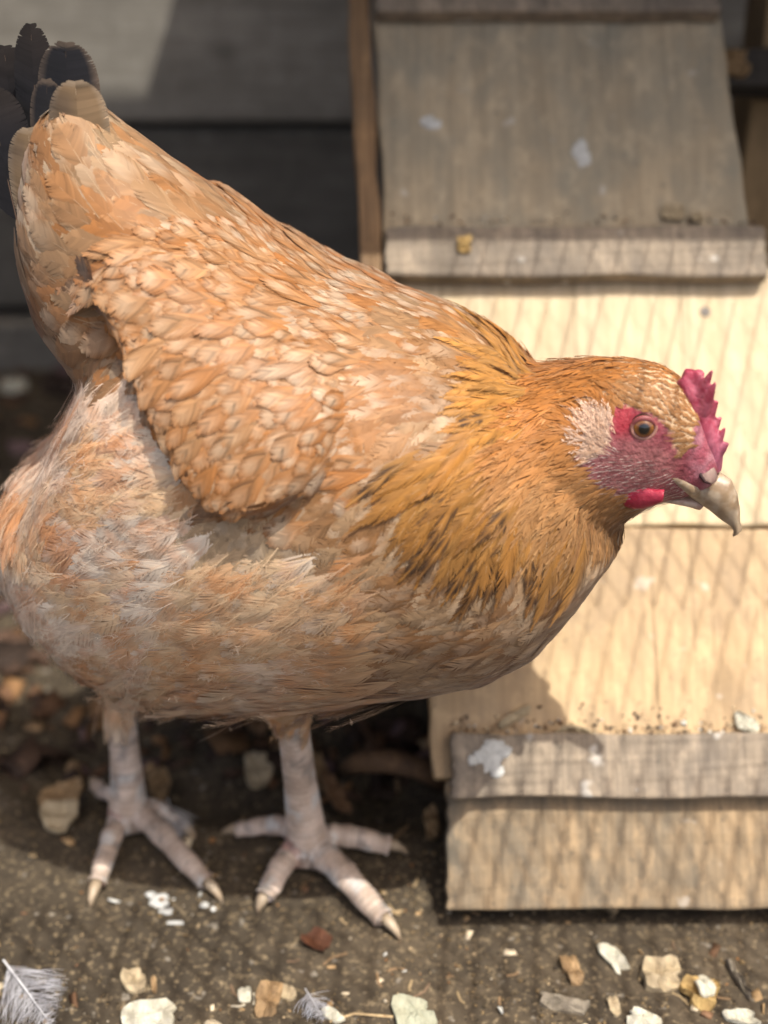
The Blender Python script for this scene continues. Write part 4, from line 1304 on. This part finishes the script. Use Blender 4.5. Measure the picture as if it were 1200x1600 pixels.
# tail feathers: black with tan rims, and tan ones over them
def quill(base, tip, wpx, lat, kind):
    A = HP(*base, lat); B = HP(*tip, lat)
    L = np.linalg.norm(B - A); d = (B - A) / L
    W_ = wpx / F * np.linalg.norm(A - CAM)
    n = -HY + np.array([.25, 0, .25]) * (1 if lat < 0 else .6); n -= d * (n @ d); n /= np.linalg.norm(n)
    C = control(A[None], n[None], d[None], np.array([L]), np.array([W_]), np.array([0.0]), 0.0, 0, .10, .10)
    T = template(80, 'blunt', .16, 2.0, .15, 900 + int(wpx) + int(base[0]), rows=4, fray=.003, splits=0)
    def colr(ids, T):
        e = np.abs(T['FF']); s = T['S']
        rim = np.maximum(sstep(.90, .95, np.abs(T['FF'])) , sstep(.965, .98, s)) ; rim = np.maximum(rim, sstep(.92, .96, T['E']))
        if kind == 'black':
            c = lerp(np.array([.016, .017, .022]), np.array([.20, .15, .11]), (rim * .6)[:, None])
            c = np.where((T['E'] < 0)[:, None], np.array([.10, .07, .05]), c)
        elif kind == 'dark':
            c = lerp(np.array([.014, .014, .018]), np.array([.030, .024, .022]), sstep(.6, 1, s)[:, None])
            c = np.where((T['E'] < 0)[:, None], np.array([.20, .13, .09]), c)
        else:
            c = lerp(np.array([.24, .165, .095]), np.array([.34, .27, .19]), rim[:, None] * .8)
            c = lerp(c, np.array([.10, .08, .07]), (sstep(.62, .8, s) * sstep(.95, .85, s) * (T['Q'] > 0) * .35)[:, None])
            c = np.where((T['E'] < 0)[:, None], np.array([.5, .4, .28]), c)
        c = c * (1 + T['tone'] * .10)[:, None]
        return c[None]
    V = np.einsum('mk,nkc->nmc', T['W'], C.reshape(1, 15, 3))[0] + n * (T['Z'] * .00006)[:, None]
    cc = np.clip(colr(None, T)[0], .004, .9)
    bt = np.cross(n, d)
    nn = n[None] + bt[None] * (T['Q'] * .55)[:, None]; nn /= np.linalg.norm(nn, axis=1)[:, None]
    o = fast_mesh('tail_feather', V, T['F'], feather_m, None, True, cc)
    free_normals(o, nn)
    to_hen(o)
for q in [((45, 330), (2, 75), 80, .020, 'dark'), ((70, 310), (44, 42), 60, .014, 'dark'), ((30, 360), (-20, 140), 90, .004, 'dark'),
          ((118, 300), (99, 70), 92, .002, 'black'), ((90, 340), (70, 128), 56, -.004, 'black'), ((135, 330), (116, 130), 88, -.011, 'tan'), ((65, 400), (42, 204), 70, -.012, 'tan')]:
    quill(*q)

# ================================================================== litter on the ground and the ramp
def chip_mats():
    return {
        'pale': wood_mat('shaving_pale', (0.50, 0.42, 0.28), (0.36, 0.28, 0.17), (300, 60, 300), (.30, .24, .15), .4, 0, 21),
        'white': wood_mat('shaving_white', (0.54, 0.53, 0.45), (0.40, 0.38, 0.29), (250, 50, 250), (.36, .30, .18), .35, 0, 22),
        'tan': wood_mat('shaving_tan', (0.36, 0.24, 0.12), (0.22, 0.14, 0.07), (300, 60, 300), (.14, .10, .06), .5, 0, 23),
        'brown': wood_mat('shaving_brown', (0.24, 0.14, 0.07), (0.14, 0.08, 0.04), (300, 60, 300), (.06, .04, .03), .5, 0, 24),
        'green': wood_mat('shaving_green', (0.36, 0.38, 0.29), (0.26, 0.27, 0.20), (260, 60, 260), (.30, .27, .18), .5, 0, 25),
        'rust': wood_mat('leaf_rust', (0.105, 0.038, 0.016), (0.06, 0.022, 0.010), (120, 120, 120), (.06, .03, .02), .4, 0, 26),
        'yellow': wood_mat('shaving_yellow', (0.50, 0.36, 0.14), (0.34, 0.22, 0.08), (250, 60, 250), (.25, .17, .08), .4, 0, 27),
        'grey': wood_mat('splinter_grey', (0.28, 0.24, 0.185), (0.18, 0.155, 0.115), (400, 30, 400), (.14, .12, .09), .4, 0, 28),
    }
CM = chip_mats()
def chip_mesh(name, w, h, th, seed, bend=0.0, ragged=.22, curl=0.0, n=20, rings=3):
    n = max(n, 20)
    r = np.random.default_rng(seed)
    nz_ = r.normal(0, ragged, n); nz_ = .45 * nz_ + .55 * (np.roll(nz_, 1) + np.roll(nz_, -1) + .6 * np.roll(nz_, 2)) / 1.4
    nz_[r.integers(0, n)] -= ragged * 1.3
    out = []
    for k in range(n):
        a = 2 * math.pi * k / n
        sq = 1 / max(abs(math.cos(a)) ** 4 + abs(math.sin(a)) ** 4, .05) ** .25
        rr = sq * max(.45, 1 + nz_[k]) * .92
        out.append((math.cos(a) * w / 2 * rr, math.sin(a) * h / 2 * rr))
    vs = []; fs = []
    def zf(x, y): return bend * ((x / (w / 2)) ** 2) * w * .5 + curl * ((y / (h / 2)) ** 2) * h * .5 + .10 * th * math.sin(x * 900 + seed) + .6 * th * math.sin(y * 700 + seed * 2)
    for top in (1, 0):
        vs.append((0, 0, zf(0, 0) + (th if top else 0)))
        for q in range(1, rings + 1):
            f = q / rings
            for (x, y) in out:
                rr = f * (1 - (.03 if top else 0))
                vs.append((x * rr, y * rr, zf(x * rr, y * rr) + (th * (1 + .25 * r.normal()) if top else 0)))
    M = 1 + rings * n
    for top in (1, 0):
        o = 0 if top else M
        for k in range(n):
            k2 = (k + 1) % n
            t = (o, o + 1 + k, o + 1 + k2); fs.append(t if top else t[::-1])
            for q in range(rings - 1):
                a = o + 1 + q * n
                t = (a + k, a + n + k, a + n + k2, a + k2); fs.append(t if top else t[::-1])
    a = 1 + (rings - 1) * n
    for k in range(n):
        k2 = (k + 1) % n
        fs.append((a + k, M + a + k, M + a + k2, a + k2))
    me = bpy.data.meshes.new(name); me.from_pydata(vs, [], fs); me.update()
    return me
def put(name, label, cat, px, py, wpx, hpx, rot, mat, seed, th=.0011, bend=.1, curl=0, ragged=.2, tilt=(0, 0), surf='ground', n=13, lift=.0004, group=None):
    if surf == 'ground':
        p = G(px, py, 0.002); p[2] = gz(p[0], p[1]) + lift
        fore = .74
        M = Matrix.Translation(Vector(p))
    else:
        nn = surf
        x, s = RX(px, py, nn); p = RP(x, s, nn + lift); M = RM(nn); M.translation = Vector(p); fore = 1.0
    sc_ = np.linalg.norm(p - CAM) / F
    me = chip_mesh(name, wpx * sc_, hpx * sc_ / fore, th, seed, bend, ragged, curl, n)
    o = link_mesh(name, me, CM[mat], None, False)
    o.matrix_world = M @ Matrix.Rotation(math.radians(rot), 4, 'Z') @ Matrix.Rotation(math.radians(tilt[0]), 4, 'X') @ Matrix.Rotation(math.radians(tilt[1]), 4, 'Y')
    tag(o, label, cat, group)
    return o
SH = 'wood shaving'
put('wood_shaving', 'large white wood shaving cut by the bottom edge, nearest the grey feather', SH, 232, 1584, 84, 42, 8, 'white', 1, .0016, .12, 0, .10, (8, 0))
put('wood_shaving', 'small pale tan two-lobed shaving just above the large white one', SH, 210, 1528, 40, 34, 15, 'pale', 2, .0016, .3, 0, .25)
put('wood_shaving', 'short thin tan sliver right of the two-lobed pale shaving', SH, 240, 1533, 8, 28, 10, 'tan', 3, .001, 0, 0, .1)
put('wood_shaving', 'little cream square shaving left of the ragged brown chip', SH, 382, 1546, 21, 24, 8, 'white', 4, .0012, .1, 0, .08)
put('wood_chip', 'ragged tan brown wood chip near the bottom edge between the two feet', 'wood chip', 419, 1562, 42, 50, -10, 'tan', 5, .0025, .1, .1, .16, (10, 12))
put('wood_shaving', 'small cream shaving leaning on the ragged brown chip', SH, 448, 1546, 26, 16, -14, 'pale', 6, .0012, .2, 0, .15)
put('wood_shaving', 'narrow white sliver lying slanted at the bottom edge', SH, 521, 1586, 44, 16, -42, 'white', 7, .001, .05, 0, .12)
put('wood_shaving', 'pale green torn shaving at the bottom edge below the hen breast', SH, 652, 1582, 62, 50, 8, 'green', 8, .0012, .12, 0, .22, (6, 0))
put('dry_leaf', 'rust red dry leaf scrap in front of the hen nearer foot', 'leaf', 497, 1466, 46, 27, -38, 'rust', 9, .0006, .2, .15, .16, (0, 6), lift=.0015)
put('wood_shaving', 'ragged forked white shaving below the ramp, leftmost of the pale row', SH, 966, 1497, 34, 46, 25, 'white', 10, .0014, .25, 0, .34, (12, -10))
put('wood_shaving', 'thick cream shaving in the middle of the pale row below the ramp', SH, 1031, 1523, 58, 40, 8, 'pale', 11, .003, .15, .1, .2, (8, 5))
put('wood_shaving', 'yellow and white shaving at the right end of the pale row', SH, 1089, 1546, 52, 40, -18, 'yellow', 12, .003, .2, .1, .22, (5, 10))
put('wood_shaving', 'small white shaving resting on the yellow one', SH, 1101, 1548, 26, 28, 10, 'white', 13, .0015, .2, 0, .2, lift=.0045)
put('stick', 'short straight tan stick lying upright near the right edge', 'stick', 1153, 1527, 9, 62, 14, 'grey', 14, .0028, 0, 0, .05)
put('wood_shaving', 'white bone shaped shaving in the bottom right corner', SH, 1160, 1588, 50, 17, -6, 'white', 15, .0016, .1, 0, .2)
put('splinter', 'long grey wood splinter near the bottom below the ramp', 'splinter', 880, 1569, 78, 20, -16, 'grey', 16, .0018, .05, 0, .12)
put('wood_shaving', 'white shaving cut by the bottom edge right of the grey splinter', SH, 1006, 1592, 54, 32, -30, 'white', 17, .0012, .12, 0, .14)
put('wood_shaving', 'small orange tan shaving left of the forked white one', SH, 896, 1513, 26, 36, 8, 'tan', 18, .0016, .3, 0, .25)
put('wood_shaving', 'small narrow tan shaving above the white shaving at the bottom edge', SH, 960, 1568, 17, 30, 10, 'pale', 19, .001, .1, 0, .12)
put('wood_shaving', 'upper of two tan shavings stacked left of the far foot', SH, 92, 1240, 66, 46, 12, 'tan', 20, .002, .25, .1, .2, (12, 0), lift=.008)
put('wood_shaving', 'lower of two tan shavings stacked left of the far foot', SH, 92, 1276, 56, 44, -6, 'pale', 21, .002, .2, .1, .2, (10, 0), lift=.004)
put('wood_chip', 'orange brown wood chip right behind the far leg', 'wood chip', 248, 1204, 40, 44, 30, 'tan', 22, .003, .2, 0, .18, (25, 0), lift=.008)
put('wood_shaving', 'tan shaving standing behind the nearer leg', SH, 497, 1186, 26, 56, 20, 'tan', 23, .0012, .1, .3, .18, (35, 10), lift=.012)
put('wood_shaving', 'pinkish pale shaving left of the nearer leg', SH, 402, 1196, 44, 52, 15, 'pale', 24, .0015, .25, .1, .24, (18, 0), lift=.010)
put('wood_shaving', 'twisted pinkish shaving right of the nearer leg', SH, 525, 1240, 28, 66, 20, 'brown', 25, .0014, .3, .3, .2, (10, 10), lift=.008)
put('wood_chip', 'brown bark chip near the dark gap beside the ramp', 'wood chip', 676, 1300, 24, 40, 10, 'tan', 26, .003, 0, 0, .15, (20, 0), lift=.006)
put('wood_chip', 'brown round bark chip under the hen belly', 'wood chip', 402, 1122, 36, 34, 0, 'brown', 27, .004, .2, .2, .15, (20, 0), lift=.008)
put('wood_shaving', 'whitish blurred shaving on the ground by the wall at the left edge', SH, 22, 598, 44, 30, 0, 'white', 28, .003, .1, 0, .15)
# on the ramp
put('wood_shaving', 'curled pale shaving standing slanted on the lower ramp panel', SH, 806, 1120, 62, 15, 30, 'pale', 31, .0014, .12, .3, .10, (0, 0), .001)
put('wood_shaving', 'smile shaped pale shaving lying above the lowest cleat', SH, 893, 1134, 74, 15, 0, 'pale', 32, .0012, .55, .2, .10, (60, 0), .001, lift=.002)
put('wood_shaving', 'cream shaving above the lowest cleat at the right edge', SH, 1166, 1130, 42, 26, -20, 'white', 33, .002, .15, .1, .2, (10, 0), .001)
put('wood_shaving', 'round pale shaving on the grey upper panel near its right edge', SH, 1050, 336, 36, 28, 0, 'pale', 34, .002, .2, .1, .15, (0, 0), 0.0005)
put('wood_shaving', 'yellowish crumb of wood on the middle cleat at its left', SH, 725, 384, 24, 28, 0, 'yellow', 35, .002, .2, .1, .2, (0, 0), .0125)
put('wood_shaving', 'small pinkish shaving on the grey panel right of the round one', SH, 1088, 343, 20, 20, 0, 'pale', 36, .002, .2, .1, .2, (0, 0), .0005)
# the chip on the dark crosspiece at the top right
xq, sq = RX(1143, 66, -.0365)
mm = RM(-.0385); mm.translation = Vector(RP(xq, sk, -.0385))
o = link_mesh('wood_shaving', chip_mesh('wood_shaving', .019, .019, .004, 40, .2, .2, .1), CM['tan'], None, False)
o.matrix_world = mm; tag(o, 'tan wood shaving caught on the dark crosspiece at the top right', SH)

# bird droppings
drop_m = plain_mat('dropping_white', (.44, .445, .42), .6, 300, .4, .2)
def dropping(label, px, py, blobs, surf, seed):
    r = np.random.default_rng(seed)
    if surf == 'ground':
        p = G(px, py, .001); p[2] = gz(p[0], p[1]); M = Matrix.Translation(Vector(p))
    else:
        x, s = RX(px, py, surf); M = RM(surf); M.translation = Vector(RP(x, s, surf))
    vs = []; fs = []
    sc_ = np.linalg.norm(np.array(M.translation) - CAM) / F
    for (dx, dy, rx, ry) in blobs:
        n = 18; k0 = len(vs); rx *= 1.45; ry *= 1.35
        cx, cy = dx * sc_, -dy * sc_
        for q, (rr, z) in enumerate(((1, -.0002), (.85, .00025), (.45, .0005))):
            for k in range(n):
                a = 2 * math.pi * k / n
                j = 1 + .16 * r.normal() if q < 2 else 1
                vs.append((cx + math.cos(a) * rx * sc_ * rr * j, cy + math.sin(a) * ry * sc_ * rr * j, z))
        vs.append((cx, cy, .0005))
        for q in range(2):
            for k in range(n):
                fs.append((k0 + q * n + k, k0 + q * n + (k + 1) % n, k0 + (q + 1) * n + (k + 1) % n, k0 + (q + 1) * n + k))
        for k in range(n): fs.append((k0 + 2 * n + k, k0 + 2 * n + (k + 1) % n, k0 + 3 * n))
    o = mesh_obj('dropping', vs, fs, drop_m); o.matrix_world = M
    tag(o, label, 'dropping')
dropping('white splash of dropping on the ground between the two feet', 250, 1408, [(0, -8, 9, 6), (8, 6, 10, 7), (-8, 2, 5, 5), (12, 20, 7, 5), (-16, -14, 6, 4), (20, -2, 3, 3)], 'ground', 3)
dropping('white splash of dropping on the left end of the lowest cleat', 772, 1178, [(0, -10, 14, 10), (-4, 8, 11, 14), (14, -4, 10, 8), (-20, 4, 8, 8), (4, 26, 8, 8), (-34, 10, 5, 6)], .0113, 4)
dropping('long pale dropping smear in the middle of the grey upper panel', 908, 238, [(0, 0, 9, 16), (6, 10, 7, 9)], 0.0003, 5)
dropping('small pale dropping spot on the left of the grey upper panel', 672, 192, [(0, 0, 10, 8)], 0.0003, 6)
dropping('tiny white dropping dots beside the near toe on the ground', 320, 1412, [(0, 0, 6, 5), (14, 8, 4, 4), (-40, 36, 9, 3)], 'ground', 7)

# loose downy feathers on the ground
down_m = pigment_mat('down_feather', .6, .3, .2, .2)
def ground_feather(name, label, base, tip, wpx, seed, white, z=.004, nb=30):
    A = G(*base, z); B = G(*tip, z)
    A[2] += gz(A[0], A[1]); B[2] += gz(B[0], B[1])
    L = np.linalg.norm(B - A); d = (B - A) / L
    n = np.array([0.1, -.35, 1.0]); n -= d * (n @ d); n /= np.linalg.norm(n)
    W_ = wpx / F * np.linalg.norm(A - CAM)
    C = control(A[None], n[None], d[None], np.array([L]), np.array([W_]), np.array([0.05]), 0.001, 0, .05, -.10)
    vs = []; fs = []; cs = []; k = 0
    for q in range(2):
        T = template(nb * 2, 'soft', .55, .75, 1.2, seed + q, shaft=.025, rows=4, fray=.30, splits=9)
        V = np.einsum('mk,nkc->nmc', T['W'], C.reshape(1, 15, 3))[0] + n * (T['Z'] * .0016)[:, None] + n * q * .0004
        c = lerp(np.array([.40, .40, .42]), np.array(white), sstep(.1, .8, np.abs(T['FF']))[:, None]) * (1 + T['tone'] * .08)[:, None]
        c = np.where((T['E'] < 0)[:, None], np.array([.75, .76, .78]), c)
        vs.append(V); cs.append(c); fs.append(T['F'] + k); k += len(V)
    o = fast_mesh(name, np.concatenate(vs), np.concatenate(fs), down_m, None, True, np.clip(np.concatenate(cs), 0, .9))
    tag(o, label, 'feather')
ground_feather('loose_feather', 'loose grey and white downy feather in the bottom left corner', (8, 1506), (80, 1604), 84, 5, (.62, .63, .68))
ground_feather('loose_feather', 'blurred white fluffy feather behind the far foot', (262, 1250), (280, 1318), 56, 15, (.70, .68, .64), .010)
ground_feather('loose_feather', 'bluish white wisp of down at the bottom edge beside the ragged chip', (478, 1552), (505, 1600), 40, 25, (.55, .58, .66), .003, 16)

# countless crumbs: soil grains in front, bark behind, wood dust along the cleats
def bits(name, P, size, cols, mat, flat=.5, slab=False):
    N = len(P)
    base = np.array([(1, 0, 0), (-1, 0, 0), (0, 1, 0), (0, -1, 0), (0, 0, 1), (0, 0, -1)], float)
    tri = np.array([(0, 2, 4), (2, 1, 4), (1, 3, 4), (3, 0, 4), (2, 0, 5), (1, 2, 5), (3, 1, 5), (0, 3, 5)])
    if slab:
        base = np.array([(x, y, z) for z in (-1, 1) for x, y in ((-1, -1), (1, -1), (1, 1), (-1, 1))], float)
        tri = np.array([(0, 2, 1), (0, 3, 2), (4, 5, 6), (4, 6, 7), (0, 1, 5), (0, 5, 4), (1, 2, 6), (1, 6, 5), (2, 3, 7), (2, 7, 6), (3, 0, 4), (3, 4, 7)])
    ax_ = rng.normal(0, 1, (N, 3)); ax_ /= np.linalg.norm(ax_, axis=1)[:, None]
    if slab: ax_[:, :2] *= .45; ax_ /= np.linalg.norm(ax_, axis=1)[:, None]
    an = rng.uniform(0, 6.28, N)
    K = np.zeros((N, 3, 3)); K[:, 0, 1] = -ax_[:, 2]; K[:, 0, 2] = ax_[:, 1]; K[:, 1, 0] = ax_[:, 2]; K[:, 1, 2] = -ax_[:, 0]; K[:, 2, 0] = -ax_[:, 1]; K[:, 2, 1] = ax_[:, 0]
    Rm = np.eye(3)[None] + np.sin(an)[:, None, None] * K + (1 - np.cos(an))[:, None, None] * (K @ K)
    scl = size[:, None] * np.stack([np.ones(N), rng.uniform(.35, .9, N), rng.uniform(.12, .35, N) if slab else rng.uniform(flat, 1, N)], 1)
    B = base[None] * scl[:, None, :] * rng.uniform(.6, 1.25, (N, len(base), 1))
    V = np.einsum('nij,nvj->nvi', Rm, B) + P[:, None, :]
    Fc = tri[None] + (np.arange(N) * len(base))[:, None, None]
    o = fast_mesh(name, V.reshape(-1, 3), Fc.reshape(-1, 3), mat, None, False, np.repeat(cols, len(base), 0))
    tag(o, kind='stuff')
    return o
bits_m = pigment_mat('litter_bits', .8, 0, 0, .2, 600, .25, .4, 0, 500, .0006)
def pick_cols(N, table, wts):
    t = np.array(table); k = rng.choice(len(t), N, p=np.array(wts) / sum(wts))
    return np.clip(t[k] * rng.uniform(.7, 1.25, (N, 1)), .004, .85)
N = 16000
xx = rng.uniform(-.36, .38, N); yy = rng.uniform(-.13, .06, N)
dens = fbm(np.stack([xx, yy], 1), 35, 61); keep = rng.random(N) < sstep(.35, .7, dens) * .7 + .05
xx, yy = xx[keep], yy[keep]; N = len(xx)
sz = np.exp(rng.normal(math.log(.0007), .45, N))
bits('soil_crumbs', np.stack([xx, yy, ground_z(xx, yy) + sz * .3], 1), sz,
     pick_cols(N, [(.10, .075, .045), (.20, .14, .07), (.32, .24, .14), (.045, .035, .025), (.36, .31, .23), (.26, .13, .05)], [5, 4, 1.5, 3, .5, .6]), bits_m)
N = 170
xx = rng.uniform(-.36, .38, N); yy = rng.uniform(-.13, .05, N); sz = np.exp(rng.normal(math.log(.0019), .4, N))
bits('wood_crumbs', np.stack([xx, yy, ground_z(xx, yy) + sz * .15], 1), sz, pick_cols(N, [(.55, .46, .32), (.36, .24, .12), (.55, .55, .50), (.16, .09, .05)], [2, 3, 1, 2]), bits_m, .5, True)
N = 150                                      # short straws trodden into the soil
xx = rng.uniform(-.36, .38, N); yy = rng.uniform(-.13, .04, N); ln_ = np.exp(rng.normal(math.log(.007), .5, N)); an_ = rng.uniform(0, 6.28, N)
cols_ = pick_cols(N, [(.30, .22, .12), (.20, .13, .07), (.12, .08, .05), (.36, .32, .24)], [3, 3, 2, 1])
vs_ = []; fs_ = []; cs_ = []
for x_, y_, l_, a_, c_ in zip(xx, yy, ln_, an_, cols_):
    k_ = len(vs_); z_ = gz(x_, y_) + .0006; wd_ = .0006
    for f_ in (-.5, .1, .5):
        for o_, h_ in ((-1, 0), (0, .0008), (1, 0)):
            vs_.append((x_ + math.cos(a_ + f_ * .5) * f_ * l_ - math.sin(a_) * o_ * wd_, y_ + math.sin(a_ + f_ * .5) * f_ * l_ + math.cos(a_) * o_ * wd_, z_ + h_)); cs_.append(c_)
    for t_ in (0, 3):
        fs_ += [(k_ + t_, k_ + t_ + 3, k_ + t_ + 4, k_ + t_ + 1), (k_ + t_ + 1, k_ + t_ + 4, k_ + t_ + 5, k_ + t_ + 2)]
tag(fast_mesh('straw_bits', np.array(vs_), np.array(fs_), bits_m, None, False, np.array(cs_)), kind='stuff')
N = 2600
xx = rng.uniform(-.50, .16, N); yy = rng.uniform(.04, .58, N)
keep = (yy > .07 + .03 * fbm(np.stack([xx, yy], 1), 20, 71)) & (rng.random(N) < np.where(yy < .33, 1, .35)); xx, yy = xx[keep], yy[keep]; N = len(xx)
sz = np.exp(rng.normal(math.log(.0058), .45, N))
bits('bark_mulch', np.stack([xx, yy, ground_z(xx, yy) + sz * .2], 1), sz,
     pick_cols(N, [(.075, .045, .03), (.12, .065, .035), (.045, .03, .022), (.20, .11, .05), (.30, .20, .11), (.14, .09, .085)], [5, 4, 4, 1.4, .7, 1.2]), bits_m, .5, True)
def ledge(py, x0, x1, N, n, up):
    P = []; S = []
    for _ in range(N):
        pxx = random.uniform(x0, x1); x, s = RX(pxx, py, n)
        s += abs(random.gauss(0, .0045)); z = random.uniform(.85, 1.6) * .0007
        P.append(RP(x, s, n + z * .6)); S.append(z * random.choice((1, 1, 1.6)))
    return P, S
P1, S1 = ledge(1147, 705, 1200, 240, .001, 0); P2, S2 = ledge(353, 610, 1190, 90, 0.0, 0)
P = np.array(P1 + P2); S = np.array(S1 + S2)
bits('wood_dust', P, S, pick_cols(len(P), [(.50, .40, .26), (.16, .10, .06), (.08, .06, .05), (.55, .55, .50), (.28, .17, .09)], [2, 3, 3, 1, 2]), bits_m)

# an arched strip of bark in the hollow under the hen
arch = [G(540, 1200, .004), G(565, 1190, .018), G(610, 1190, .026), G(655, 1200, .022), G(692, 1226, .006)]
sv, sf = bv, bf
bv, bf = [], []
tube(arch, [.004, .0055, .006, .0055, .004], 10)
o = mesh_obj('bark_strip', bv, bf, CM['brown']); bv, bf = sv, sf
tag(o, 'arched strip of red brown bark in the hollow between hen and ramp', 'bark')
